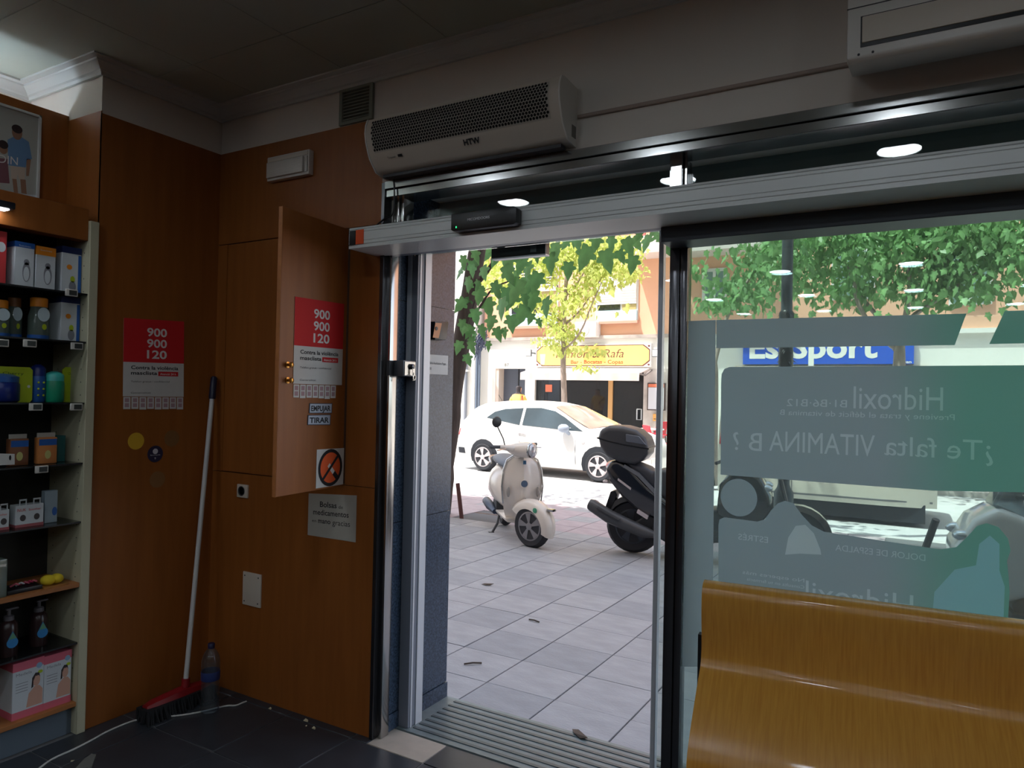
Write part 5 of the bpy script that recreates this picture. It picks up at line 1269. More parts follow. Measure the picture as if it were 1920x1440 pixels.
for s in (-1, 1):
    side_patch(hwf, [cl(909, 783), cl(922, 772), cl(940, 767), cl(974, 765), cl(974, 797)], .004, s, 'side_window', M_CGLASS, car)
    side_patch(hwf, [cl(979, 765), cl(1008, 765), cl(1035, 771), cl(1056, 783), cl(1094, 809), cl(1060, 806), cl(979, 797)], .004, s, 'side_window', M_CGLASS, car)
    for x in (0, WB):
        side_patch(hwf, [(x + .36 * math.cos(R_(a)), .31 + .36 * math.sin(R_(a))) for a in range(-20, 201, 20)], .003, s, 'wheel_arch', M_ARCH, car, 1)
    (dx, dz) = cl(1080, 850)
    side_patch(hwf, [(dx - .006, .30), (dx + .006, .30), (dx + .006, .86), (dx - .006, .86)], .002, s, 'door_gap', M_SEAM, car, 2)
    (dx, dz) = cl(976, 830)
    side_patch(hwf, [(dx - .004, .34), (dx + .006, .34), (dx + .006, .94), (dx - .004, .94)], .002, s, 'door_gap', M_SEAM, car, 2)
    side_patch(hwf, [(.45, .235), (2.25, .235), (2.25, .30), (.45, .30)], .006, s, 'sill', M_CARW, car, 3)
    (a, b_), (c, d) = cl(972, 808), cl(987, 811)
    side_patch(hwf, [(a, b_), (c, d), (c, d - .03), (a, b_ - .03)], .03, s, 'door_handle', M_RIMG, car, 2)
    (a, b_) = cl(1092, 828); side_patch(hwf, [(a, b_), (a + .07, b_ - .005), (a + .06, b_ - .04), (a, b_ - .035)], .006, s, 'badge', M_RIMG, car, 2)
    (a, b_) = cl(1062, 803)
    o = MB().ell((a, s * (HWC + .06), b_), (.12, .08, .085), 14, 8).build('mirror', mat('mirror_grey', (150, 160, 176), 0.3), car, world=False, smooth=60)
    MB().tube([(a + .08, s * (HWC - .06), b_ - .12), (a + .04, s * (HWC + .02), b_ - .05)], .035, 8).build('mirror_foot', MATS['mirror_grey'], o, world=False)
    side_patch(hwf, [(xf - .34, .62), (xf - .10, .60), (xf - .16, .70), (xf - .40, .74)], .006, s, 'headlight', mat('lamp_glass', (206, 212, 218), 0.1), car, 3)
    side_patch(hwf, [(xr + .005, .72), (xr + .03, .72), (xr + .06, .86), (xr + .035, .86)], .006, s, 'tail_light', M_TAIL, car, 3)
for x in (0, WB): 
    for s in (-1, 1): wheel(car, (x, s * (HWC - .10), .30), .30, .20, 5, s)
# windscreen and rear screen lie on the sloping body
def screen(xa, xb, name, inset, ztrim):
    rg = []
    for k in range(7):
        x = lerp(xa, xb, k / 6); zt = interp(TOP, x); w = (hwf(x, max(.95, zt - .05)) - inset)
        rg.append([(x + ztrim[0], lerp(-w, w, j / 8), zt + .012 - .03 * (abs(j - 4) / 4) ** 2 + ztrim[1]) for j in range(9)])
    return MB().loft(rg, closed=False, caps=False).build(name, mat('screen_glass', (150, 132, 124), 0.04, spec=.8, vary=.3, vscale=2), car, world=False, smooth=60)  # peach reflection on the screens is put into the glass colour
screen(1.56, 2.42, 'windscreen', .03, (.01, .004))
screen(xr + .46, xr + .14, 'rear_screen', .08, (-.01, .004))
MB().box(xf - .02, xf + .012, -.26, .26, .36, .46).build('number_plate', M_FWHITE, car, world=False)
MB().tube([(xr + .62, 0, 1.44), (xr + .52, 0, 1.58)], .006, 6).build('aerial', M_BLACK, car, world=False)
side_patch(hwf, [(xr + .01, .34), (xr + .22, .34), (xr + .20, .46), (xr + .01, .46)], .008, -1, 'bumper_strip', M_ARCH, car, 2)
for k, x in enumerate((.55, 1.35)):
    MB().ell((x, -.35, .98), (.10, .20, .30), 10, 8).build('seat_back', M_ARCH, car, world=False, smooth=60)

# ---- small white van beyond the window
vb = on_z(1620, 938, .16)
van = thing('white_van', 'tall white van parked behind the window stickers, red tail light', 'van', (-2.62, 11.15, ZR), R_(1.5))
TOPV = [(0, 1.0), (.03, 1.55), (.09, 1.86), (.25, 1.98), (1.0, 2.0), (1.55, 1.96), (1.85, 1.75), (2.2, 1.22), (2.55, 1.05), (2.70, .82), (2.75, .55)]
STV = [0, .03, .09, .18, .3, .6, 1.0, 1.4, 1.6, 1.85, 2.05, 2.2, 2.4, 2.55, 2.65, 2.70, 2.75]
rings, hwv = car_shape(STV, TOPV, .82, 1.10, .68, .26)
MB().loft(rings).build('body', mat('cream_van_paint', (226, 220, 206), 0.3, coat=.5), van, world=False, smooth=40)
for s in (-1, 1):
    side_patch(hwv, [(.25, 1.15), (1.0, 1.15), (1.0, 1.75), (.3, 1.75)], .004, s, 'side_window', M_CGLASS, van)
    side_patch(hwv, [(1.06, 1.15), (2.05, 1.15), (1.75, 1.72), (1.06, 1.75)], .004, s, 'side_window', M_CGLASS, van)
    side_patch(hwv, [(.02, .95), (.10, .95), (.12, 1.35), (.06, 1.38)], .01, s, 'tail_light', M_TAIL, van, 3)
    side_patch(hwv, [(1.02, .36), (1.03, .36), (1.03, 1.1), (1.02, 1.1)], .003, s, 'door_gap', M_SEAM, van, 2)
    side_patch(hwv, [(.02, .32), (2.7, .32), (2.7, .345), (.02, .345)], .004, s, 'sill_line', M_SEAM, van, 6)
    MB().tube([(.2, s * .56, 2.0), (.22, s * .58, 2.06), (1.5, s * .58, 2.07), (1.55, s * .56, 1.99)], .02, 6).build('roof_rail', M_BLACK, van, world=False)
    for x in (.48, 2.2): wheel(van, (x, s * .58, .28), .28, .18, 5, s, M_ARCH)  # rims black so the wheels stay dark in the van's shade
for x in (.5, 1.2): MB().tube([(x, -.58, 2.07), (x, .58, 2.07)], .018, 6).build('roof_bar', M_BLACK, van, world=False)
def vscreen():
    rg = []
    for k in range(6):
        x = lerp(1.58, 2.18, k / 5); zt = interp(TOPV, x); w = hwv(x, max(1.1, zt - .05)) - .05
        rg.append([(x + .01, lerp(-w, w, j / 6), zt + .012) for j in range(7)])
    MB().loft(rg, closed=False, caps=False).build('windscreen', M_CGLASS, van, world=False, smooth=60)
vscreen()
MB().box(.12, 2.62, -.70, .70, .06, .30).build('underbody_shade', M_ARCH, van, world=False)  # black box added to stand in for the shade under the van

# ---- cream scooter facing the door
M_SC = mat('cream_scooter_paint', (220, 212, 203), 0.28, coat=.5)
M_SEAT = mat('blue_grey_seat', (88, 98, 114), 0.5)
FW = on_pave(985, 1026)
sa = R_(-50); hv = Vector((math.cos(sa), math.sin(sa), 0)); WBS = 1.26
sc = thing('cream_scooter', 'cream retro scooter on its stand on the pavement before the door', 'scooter', tuple(FW - hv * WBS), sa)
zoff = zp((FW - hv * WBS).y)
sc.location.z = zoff
STR = R_(38); PIV = Vector((WBS - .12, 0, 0)); MS = Matrix.Translation(PIV) @ Matrix.Rotation(STR, 4, 'Z') @ Matrix.Translation(-PIV)
def steered(b): return b.xf(MS)
def loft_x(xs_, f): return [f(x) for x in xs_]
# wheels
def sc_wheel(x, steer):
    w = wheel(sc, (x, 0, .225), .225, .11, 5, -1, mat('alloy_grey', (132, 130, 134), 0.35, 0.5), .64, 'front_wheel' if steer else 'rear_wheel')
    if steer:
        for o in [w] + list(w.children): o.data.transform(MS)
sc_wheel(WBS, True); sc_wheel(0, False)
# mudguard: half shell over the front wheel
rg = []
for k in range(15):
    t = lerp(R_(-22), R_(150), k / 14); r = .272 - .02 * math.cos(t); ww = .085 * (1 - .55 * max(0, (abs(k - 6) / 8)) ** 2)
    c = Vector((WBS + math.cos(t) * r * 1.08, 0, .225 + math.sin(t) * r))
    nv = Vector((math.cos(t), 0, math.sin(t)))
    rg.append([tuple(c + Vector((0, y * ww, 0)) - nv * d) for y, d in ((-1, .10), (-.95, .04), (-.6, .008), (0, 0), (.6, .008), (.95, .04), (1, .10), (.9, .10), (.86, .05), (.55, .018), (0, .010), (-.55, .018), (-.86, .05), (-.9, .10))])
mg = steered(MB().loft(rg)).build('front_mudguard', M_SC, sc, world=False, smooth=50)
steered(MB().ell((WBS + .10, -.087, .40), (.028, .006, .028), 10, 6)).build('green_sticker', mat('sticker_green', (60, 150, 116), 0.5), mg, world=False)
steered(MB().box(WBS + .20, WBS + .28, -.03, .03, .40, .425)).build('crest', M_CHROME, mg, world=False, bevel=.006)
steered(MB().tube([(WBS, .075, .225), (WBS - .05, .08, .40), (WBS - .14, .03, .47)], .018, 8)).build('fork', M_DKGREY, sc, world=False, smooth=60)
# leg shield
def shield_ring(z):
    hwid = interp([(.20, .13), (.30, .165), (.45, .200), (.60, .215), (.75, .205), (.84, .175), (.90, .12), (.925, .05)], z)
    xc = interp([(.20, WBS - .34), (.30, WBS - .33), (.42, WBS - .25), (.60, WBS - .205), (.80, WBS - .235), (.925, WBS - .26)], z)
    out = []
    for k in range(13):
        u = -1 + k / 6; bul = .075 * (1 - abs(u) ** 1.6) + .035 * math.exp(-(u / .28) ** 2); out.append((xc + bul - .03, u * hwid, z))
    back = [(x - .035 - .02 * abs(y) / hwid, y * .96, z_) for x, y, z_ in reversed(out)]
    return out + back
ls = MB().loft([shield_ring(z) for z in (.20, .26, .32, .40, .48, .56, .64, .72, .79, .84, .88, .91, .925)]).build('leg_shield', M_SC, sc, world=False, smooth=45)
xs_ = WBS - .11
MB().lathe([(.045, 0), (.045, .012), (.036, .014), (.034, .006)], (xs_ - .022, 0, .635), (1, 0, .1), 20).build('horn_ring', M_SC, ls, world=False, smooth=40)
MB().lathe([(.034, 0), (.034, .010)], (xs_ - .018, 0, .635), (1, 0, .1), 20).build('horn_grille', mat('horn_blue', (74, 92, 116), 0.4), ls, world=False)
MB().box(xs_ - .03, xs_ - .008, -.016, .016, .835, .875).build('badge', mat('badge_steel', (70, 110, 140), 0.3, .3), ls, world=False, bevel=.004)
for s in (-1, 1):
    MB().ell((WBS - .185, s * .155, .545), (.014, .020, .055), 10, 8).build('indicator', mat('indicator_glass', (150, 146, 142), 0.12), ls, world=False, smooth=60)
    MB().tube([(WBS - .235, s * .20, .42), (WBS - .225, s * .218, .60), (WBS - .245, s * .205, .76), (WBS - .26, s * .165, .87), (WBS - .268, s * .08, .925)], .009, 6).build('edge_trim', M_CHROME, ls, world=False, smooth=60)
# headset with lamp, bars, mirror
hs = steered(MB().loft([[(x, w * math.cos(2 * math.pi * k / 16), zc + h * math.sin(2 * math.pi * k / 16)) for k in range(16)] for x, w, h, zc in
     [(WBS - .30, .05, .03, .985), (WBS - .27, .11, .055, .985), (WBS - .20, .125, .075, .985), (WBS - .12, .105, .082, .985), (WBS - .05, .088, .080, .985), (WBS - .03, .080, .074, .985)]])).build('headset', M_SC, sc, world=False, smooth=50)
steered(MB().lathe([(.080, 0), (.080, .012), (.070, .016)], (WBS - .034, 0, .985), (1, 0, 0), 24)).build('headlight_ring', M_CHROME, hs, world=False, smooth=40)
steered(MB().ell((WBS - .022, 0, .985), (.022, .068, .068), 18, 10)).build('headlight', mat('headlamp_glass', (196, 196, 200), 0.08, .4), hs, world=False, smooth=60)
steered(MB().tube([(WBS - .18, 0, .90), (WBS - .20, 0, .97)], [.055, .075], 12)).build('neck', M_SC, hs, world=False, smooth=50)
for s in (-1, 1):
    steered(MB().tube([(WBS - .20, s * .10, 1.0), (WBS - .22, s * .20, 1.01), (WBS - .25, s * .24, 1.015)], [.04, .028, .024], 10)).build('bar_cowl', M_SC, hs, world=False, smooth=50)
    steered(MB().tube([(WBS - .25, s * .24, 1.015), (WBS - .28, s * .36, 1.02)], .018, 10)).build('grip', mat('grip_grey', (74, 76, 80), 0.7), hs, world=False, smooth=60)
    steered(MB().tube([(WBS - .20, s * .20, 1.0), (WBS - .19, s * .34, .99)], .006, 6)).build('brake_lever', M_CHROME, hs, world=False)
mp = [(WBS - .22, -.20, 1.03), (WBS - .225, -.22, 1.10), (WBS - .24, -.29, 1.22)]
steered(MB().tube(mp, .006, 6)).build('mirror_stalk', M_BLACK, hs, world=False)
steered(MB().lathe([(.052, -.008), (.056, 0), (.05, .012), (.02, .018)], (WBS - .245, -.30, 1.27), (1, -.25, 0), 18)).build('mirror', M_BLACK, hs, world=False, smooth=50)
# floor, rear body, seat
MB().hexa([(.40, -.17, .215), (WBS - .30, -.15, .215), (WBS - .30, .15, .215), (.40, .17, .215), (.40, -.19, .255), (WBS - .30, -.17, .255), (WBS - .30, .17, .255), (.40, .19, .255)]).build('floorboard', M_SC, sc, world=False, bevel=.02)
MB().loft([[(x, w * math.cos(2 * math.pi * k / 18), zc + h * math.sin(2 * math.pi * k / 18)) for k in range(18)] for x, w, h, zc in
    [(-.42, .05, .05, .50), (-.36, .12, .12, .50), (-.22, .19, .20, .50), (0, .225, .24, .51), (.18, .22, .24, .50), (.32, .17, .22, .47), (.42, .11, .18, .42), (.47, .08, .12, .38)]]).build('rear_body', M_SC, sc, world=False, smooth=50)
MB().loft([[(x, w * math.cos(2 * math.pi * k / 16), zc + h * math.sin(2 * math.pi * k / 16)) for k in range(16)] for x, w, h, zc in
    [(-.36, .06, .03, .76), (-.32, .12, .055, .77), (-.15, .145, .065, .775), (.05, .14, .06, .765), (.2, .125, .06, .755), (.38, .10, .055, .745), (.44, .06, .04, .74)]]).build('seat', M_SEAT, sc, world=False, smooth=50)
MB().tube(smooth_path([(-.16, -.16, .72), (-.34, -.15, .78), (-.44, 0, .79), (-.34, .15, .78), (-.16, .16, .72)], 5), .012, 8).build('grab_rail', M_CHROME, sc, world=False, smooth=60)
MB().box(-.02, .22, -.15, .15, .16, .34).build('engine', M_DKGREY, sc, world=False, bevel=.03)
MB().tube([(.22, -.16, .20), (.0, -.19, .24), (-.22, -.20, .26)], [.03, .055, .05], 12).build('exhaust', mat('exhaust_blue', (64, 74, 92), 0.4, .5), sc, world=False, smooth=50)
MB().tube([(-.22, -.20, .26), (-.30, -.20, .27)], [.05, .03], 12).build('exhaust_tip', M_CHROME, sc, world=False, smooth=50)
MB().tube([(.36, -.13, .20), (.42, -.16, .10), (.44, -.22, .004)], .014, 8).box(.41, .47, -.26, -.20, 0, .012).build('stand', M_DKGREY, sc, world=False)

# ---- maxi scooters: black one with a top case, a white one at the far right
BR_ = on_pave(1187, 1036); ba = R_(9); bh = Vector((math.cos(ba), math.sin(ba), 0)); bl = Vector((-bh.y, bh.x, 0))
def bk(px, py):                                       # photo point -> (x, z) in the black scooter's mid plane
    q = on_p(px, py, BR_, bl); d = q - BR_; return (d.dot(bh), q.z - BR_.z)
def slab_shape(parent, pts, w, name, m, bev=.03, taper=None):
    return MB().prism([(x, -w, z) for x, z in pts], (0, 2 * w, 0)).build(name, m, parent, world=False, bevel=bev, seg=3)
SHP = {
 'case': [bk(*p) for p in [(1130, 818), (1133, 804), (1150, 797), (1176, 798), (1201, 805), (1217, 819), (1224, 836), (1221, 850), (1211, 862), (1196, 868), (1168, 864), (1146, 852), (1134, 836)]],
 'tail': [bk(*p) for p in [(1141, 876), (1150, 862), (1166, 860), (1188, 872), (1218, 905), (1262, 940), (1330, 960), (1330, 990), (1250, 975), (1205, 958), (1172, 928), (1150, 900)]],
 'seat': [bk(*p) for p in [(1172, 861), (1200, 868), (1220, 876), (1228, 884), (1240, 878), (1300, 882), (1338, 892), (1340, 915), (1300, 925), (1255, 935), (1215, 905)]],
 'belly': [bk(*p) for p in [(1235, 960), (1360, 950), (1385, 985), (1370, 1012), (1260, 1016), (1225, 995)]],
 'front': [bk(*p) for p in [(1345, 960), (1352, 905), (1372, 880), (1402, 872), (1428, 890), (1447, 925), (1449, 950), (1430, 975), (1395, 985)]],
 'screen': [bk(*p) for p in [(1372, 884), (1380, 835), (1388, 833), (1404, 874)]],
 'swing': [bk(*p) for p in [(1180, 985), (1215, 962), (1260, 975), (1258, 1008), (1205, 1005)]],
 'flap': [bk(*p) for p in [(1138, 950), (1148, 920), (1156, 918), (1160, 926), (1148, 956)]],
}
def maxi(loc, ang, paint, seatm, label, case):
    t = thing('maxi_scooter', label, 'scooter', tuple(loc), ang, group='maxi scooters on the pavement')
    if case:
        o = slab_shape(t, SHP['case'], .21, 'top_case', mat('case_black', (54, 56, 60), 0.4), .055)
        p = [bk(*q) for q in [(1129, 818), (1150, 824), (1180, 831), (1224, 838)]]
        MB().prism([(x, -.213, z) for x, z in p] + [(x, -.213, z - .012) for x, z in reversed(p)], (0, .426, 0)).build('case_seam', M_BLACK, o, world=False)
        p = [bk(*q) for q in [(1182, 812), (1206, 816), (1219, 832), (1182, 826)]]
        MB().prism([(x, -.216, z) for x, z in p], (0, .432, 0)).build('lid_panel', mat('case_grey', (92, 98, 108), 0.3), o, world=False, bevel=.004, seg=1)
        x, z = bk(1180, 868); MB().box(x - .12, x + .1, -.12, .12, z - .03, z).build('case_rack', M_BLACK, o, world=False)
    slab_shape(t, SHP['tail'], .17, 'tail_body', paint, .05)
    slab_shape(t, SHP['seat'], .15, 'seat', seatm, .045)
    slab_shape(t, SHP['belly'], .17, 'belly_panel', M_DKGREY if not case else mat('belly_black', (34, 37, 44), 0.4), .03)
    o = slab_shape(t, SHP['front'], .21, 'front_fairing', paint, .06)
    slab_shape(t, SHP['screen'], .16, 'wind_screen', glass('smoke_screen', tint=(150, 160, 166), haze=.05), .004)
    slab_shape(t, SHP['swing'], .10, 'swing_arm', M_DKGREY, .02)
    slab_shape(t, SHP['flap'], .08, 'mud_flap', M_BLACK, .006)
    for (px, py) in ((1428, 932), (1437, 912)):
        x, z = bk(px, py)
        for s in (-1, 1): MB().ell((x, s * .15, z), (.06, .05, .035), 12, 8).build('headlight', mat('headlamp_clear', (190, 196, 204), 0.05, .5), o, world=False, smooth=60)
    x, z = bk(1148, 872); MB().ell((x + .015, 0, z), (.075, .15, .05), 12, 8).build('tail_light', mat('tail_pale_red', (226, 120, 116), 0.15), t, world=False, smooth=60)
    for s in (-1, 1):
        a_ = bk(1142, 900); MB().ell((a_[0], s * .14, a_[1]), (.03, .03, .02), 8, 6).build('indicator', M_RIMG, t, world=False)
    p0, p1, p2 = bk(1118, 942), bk(1150, 962), bk(1215, 992)
    ex = MB().tube([(p0[0] - .02, -.20, p0[1] + .012), (p0[0] + .01, -.20, p0[1] + .002), (p1[0], -.20, p1[1]), (p2[0], -.19, p2[1]), (p2[0] + .1, -.16, p2[1] - .02)], [.050, .062, .066, .058, .03], 14).build('muffler', mat('muffler_dark', (70, 72, 76), 0.4, .2), t, world=False, smooth=50)
    MB().tube([(p0[0] + .08, -.262, p0[1] - .01), (p1[0] + .12, -.262, p1[1] - .02)], .018, 8).build('heat_shield', M_DKGREY, ex, world=False)
    MB().lathe([(.034, -.004), (.034, .004)], (p0[0] - .022, -.20, p0[1] + .013), (-1, 0, .4), 12).build('muffler_end', M_BLACK, ex, world=False)
    p = [bk(*q) for q in [(1178, 868), (1205, 884), (1246, 928), (1242, 932), (1202, 890), (1176, 873)]]
    MB().prism([(x, -.176, z) for x, z in p], (0, .352, 0)).build('trim_strip', mat('trim_grey', (104, 108, 114), 0.3), t, world=False)
    p = [bk(*q) for q in [(1203, 950), (1222, 962), (1220, 968), (1201, 956)]]
    MB().prism([(x, -.20, z) for x, z in p], (0, .05, 0)).build('footpeg', M_RIMG, t, world=False)
    p = [bk(*q) for q in [(1166, 893), (1190, 911), (1189, 915), (1165, 897)]]
    MB().prism([(x, -.172, z) for x, z in p], (0, .003, 0)).build('side_badge', M_RIMG, t, world=False)
    rg = []
    for k in range(9):
        t_ = lerp(R_(40), R_(165), k / 8); c = Vector((math.cos(t_) * .30, 0, .27 + math.sin(t_) * .30)); n_ = Vector((math.cos(t_), 0, math.sin(t_)))
        rg.append([tuple(c + Y_ * y - n_ * d) for y, d in ((-.085, .05), (-.07, 0), (.07, 0), (.085, .05), (.075, .05), (.06, .01), (-.06, .01), (-.075, .05))])
    MB().loft(rg).build('rear_mudguard', M_DKGREY, t, world=False, smooth=50)
    wheel(t, (0, 0, .27), .27, .14, 5, -1, mat('dark_alloy', (60, 64, 72), 0.3, .5), .62, 'rear_wheel')
    wheel(t, (1.50, 0, .28), .28, .12, 5, -1, MATS['dark_alloy'], .62, 'front_wheel')
    x, z = bk(1374, 868)
    MB().tube([(x - .12, -.36, z + .02), (x - .04, -.2, z + .05), (x, 0, z + .03), (x - .04, .2, z + .05), (x - .12, .36, z + .02)], .016, 8).build('handlebar', M_BLACK, t, world=False)
    for s in (-1, 1):
        MB().tube([(x - .04, s * .2, z + .05), (x, s * .30, z + .22)], .008, 6).build('mirror_stalk', M_BLACK, t, world=False); MB().ell((x - .01, s * .33, z + .25), (.02, .08, .045), 12, 8).build('mirror', M_BLACK, t, world=False, smooth=60)
    MB().tube([(1.50, -.09, .28), (1.42, -.09, .55), (1.36, 0, .8)], .022, 8).build('fork', M_DKGREY, t, world=False)
    rg = []
    for k in range(11):
        t_ = lerp(R_(10), R_(150), k / 10); c = Vector((1.50 + math.cos(t_) * .31, 0, .28 + math.sin(t_) * .31)); n_ = Vector((math.cos(t_), 0, math.sin(t_)))
        rg.append([tuple(c + Y_ * y - n_ * d) for y, d in ((-.08, .05), (-.06, 0), (.06, 0), (.08, .05), (.07, .05), (.05, .01), (-.05, .01), (-.07, .05))])
    MB().loft(rg).build('front_mudguard', paint, t, world=False, smooth=50)
    MB().box(.46, 1.0, -.2, .2, .26, .32).build('floorboard', M_DKGREY, t, world=False, bevel=.02)
    MB().tube([(.45, .10, .22), (.38, .18, .10), (.36, .26, .0)], .014, 8).build('stand', M_BLACK, t, world=False)
    return t
M_BKP = mat('black_gloss_paint', (18, 20, 26), 0.12, coat=.8)
maxi(BR_, ba, M_BKP, mat('black_seat', (46, 50, 58), 0.5), 'black maxi scooter with a big top case outside the door', True)
W3 = Vector((1.42, 5.35, 0)); W3.z = zp(5.35)
maxi(W3, R_(186), mat('white_gloss_paint', (206, 206, 208), 0.2, coat=.6), mat('black_seat', (46, 50, 58), 0.5), 'white maxi scooter at the right edge of the window', False)
# ---- lamp post
o = on_y(1473, 700, 8.75); zb_ = zp(8.75)
lpn = thing('lamp_post', 'dark lamp post with a spiky collar behind the window', 'lamp post', (o.x, 8.75, zb_))
M_POST = mat('post_black', (40, 48, 54), 0.5)
MB().lathe([(.11, 0), (.11, .5), (.075, .56), (.065, .6), (.062, 7.0)], n=14).build('shaft', M_POST, lpn, world=False, smooth=40)
MB().tube([(0, 0, 6.9), (0, -.4, 7.2), (0, -1.0, 7.25)], .03, 8).build('arm', M_POST, lpn, world=False); MB().ell((0, -1.1, 7.22), (.12, .28, .06), 12, 8).build('lantern', M_POST, lpn, world=False, smooth=60)
z0, z1 = on_y(1473, 690, 8.75).z - zb_, on_y(1473, 583, 8.75).z - zb_
MB().lathe([(.068, z0), (.085, z0 + .03), (.078, (z0 + z1) / 2), (.085, z1 - .03), (.068, z1)], n=14).build('collar', M_BLACK, lpn, world=False, smooth=40)
b = MB()
for k in range(60):
    a_ = random.uniform(0, 6.28); z = random.choice([random.uniform(z0, z0 + .22), random.uniform(z1 - .1, z1)]); d = Vector((math.cos(a_), math.sin(a_), 0)); w = d.cross(Z_) * .012
    p = d * .07 + Z_ * z; b.add([p + w, p - w, p + d * random.uniform(.05, .09) - Z_ * .05], [(0, 1, 2)])
so_ = b.build('spikes', M_BLACK, lpn, world=False); so_['kind'] = 'stuff'
# ---- guard stake beside the tree
a, c = on_pave(866, 972), on_y(858, 906, on_pave(866, 972).y)
solo(MB().tube([a - Z_ * .02, a + (c - a) * .5, c], .026, 8).build('tree_stake', mat('rusty_stake', (92, 58, 56), 0.8), smooth=60), 'short rusty stake leaning at the tree pit', 'stake')
# ================================================================ trees
def leaf_outline(s):
    h = [(0, 0), (.12, -.06), (.33, -.05), (.32, .10), (.28, .17), (.43, .20), (.52, .34), (.40, .40), (.27, .42), (.26, .58), (.14, .76), (0, 1.0)]
    return [(x * s, -y * s) for x, y in h] + [(-x * s, -y * s) for x, y in reversed(h[1:-1])]
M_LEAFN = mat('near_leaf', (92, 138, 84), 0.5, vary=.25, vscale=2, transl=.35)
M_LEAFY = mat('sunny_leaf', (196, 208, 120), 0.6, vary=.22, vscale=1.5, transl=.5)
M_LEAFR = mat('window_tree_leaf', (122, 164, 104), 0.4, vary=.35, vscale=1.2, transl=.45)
M_BARK = mat('dark_bark', (70, 60, 56), 0.9, vary=.3, vscale=6, stretch=(3, 3, .6), bump=.5, bscale=20)
M_BARKP = mat('pale_bark', (150, 136, 128), 0.9, vary=.25, vscale=8, stretch=(2, 2, .6))
def leaf_mesh(m, name='leaf'):
    pts = leaf_outline(1.0); n = len(pts)
    vs = [(0, 0.0, -.42)] + [(x, .10 * abs(x) + .05 * (z + .5) ** 2, z) for x, z in pts]
    me = bpy.data.meshes.new(name); me.from_pydata(vs, [], [(0, 1 + i, 1 + (i + 1) % n) for i in range(n)]); me.materials.append(m)
    me.shade_smooth(); return me
def put_leaf(me, parent, p, size, rot):
    o = bpy.data.objects.new('leaf', me); COL.objects.link(o); o.parent = parent
    o.location = Vector(p) - parent.location; o.rotation_euler = rot; o.scale = (size * .84, size, size); return o
def foliage(mb, c, r, n, size, shell=.35, flat=1.0, keep=None):
    k = 0; tries = 0
    while k < n and tries < n * 6:
        tries += 1
        d = Vector((random.gauss(0, 1), random.gauss(0, 1), random.gauss(0, 1) * flat))
        if d.length < 1e-3: continue
        d.normalize(); f = (shell + (1 - shell) * random.random()) ** .6
        p = Vector((c[0] + d.x * r[0] * f, c[1] + d.y * r[1] * f, c[2] + d.z * r[2] * f))
        if keep and not keep(p): continue
        s = size * random.uniform(.6, 1.3)
        a = Vector((random.gauss(0, 1), random.gauss(0, 1), random.gauss(0, .6))).normalized(); t = Vector((random.gauss(0, .6), random.gauss(0, .6), -1)); t = (t - a * t.dot(a))
        if t.length < 1e-3: continue
        t.normalize(); w = a.cross(t)
        mb.add([p, p + t * s * .30 + w * s * .30 + a * s * .06, p + t * s * .55 + w * s * .24, p + t * s, p + t * s * .55 - w * s * .24, p + t * s * .30 - w * s * .30 + a * s * .06], [(0, 1, 2), (0, 2, 3), (0, 3, 4), (0, 4, 5)])
        k += 1
    return mb
# ---- the near tree left of the doorway: its trunk, branches and big hanging leaves
TB = Vector((-5.36, 7.42, zp(7.42)))
nt_ = thing('plane_tree', 'near dark-leaved street tree whose big leaves hang into the doorway view', 'tree', tuple(TB))
yt = 7.42
tr_pts = [(TB.x - .02, yt, TB.z - .05), (-5.33, yt, .4)] + [tuple(on_y(px, py, yt)) for px, py in [(843, 800), (852, 720), (866, 640), (880, 560), (893, 480), (905, 420)]]
tr_pts[2:] = [tuple(Vector(p) + Vector((0, 0, 0))) for p in tr_pts[2:]]
MB().tube(smooth_path(tr_pts, 4), [.16] * 5 + [.13] * 5 + [.115] * 5 + [.115] * 5 + [.11] * 5 + [.105] * 4, 12).build('trunk', M_BARK, nt_, smooth=60)
def branch(pts, r, y, name='branch', m=M_BARK, parent=nt_):
    P = [on_y(px, py, y + dy) for px, py, dy in pts]
    return MB().tube(smooth_path(P, 4), [lerp(r, r * .4, i / (4 * (len(P) - 1))) for i in range(4 * (len(P) - 1) + 1)], 6).build(name, m, parent, smooth=60)
branch([(884, 540, 0), (905, 520, -.1), (925, 492, -.2), (945, 462, -.3), (980, 430, -.4), (1060, 405, -.5), (1150, 400, -.5), (1240, 410, -.6)], .035, yt)
branch([(880, 600, 0), (900, 575, -.2), (918, 548, -.3), (935, 535, -.4), (975, 520, -.5)], .018, yt)
branch([(872, 640, -.1), (890, 565, -.25), (908, 545, -.3), (924, 540, -.3)], .010, yt)
branch([(896, 470, 0), (930, 420, -.5), (1000, 380, -.9), (1100, 360, -1.2)], .05, yt)
b = MB()
foliage(b, (-5.0, 8.0, 5.2), (3.2, 2.2, 1.3), 1500, .20, keep=lambda p: p.z > 3.7)
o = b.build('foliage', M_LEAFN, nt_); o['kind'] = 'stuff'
LM0 = leaf_mesh(M_LEAFN)
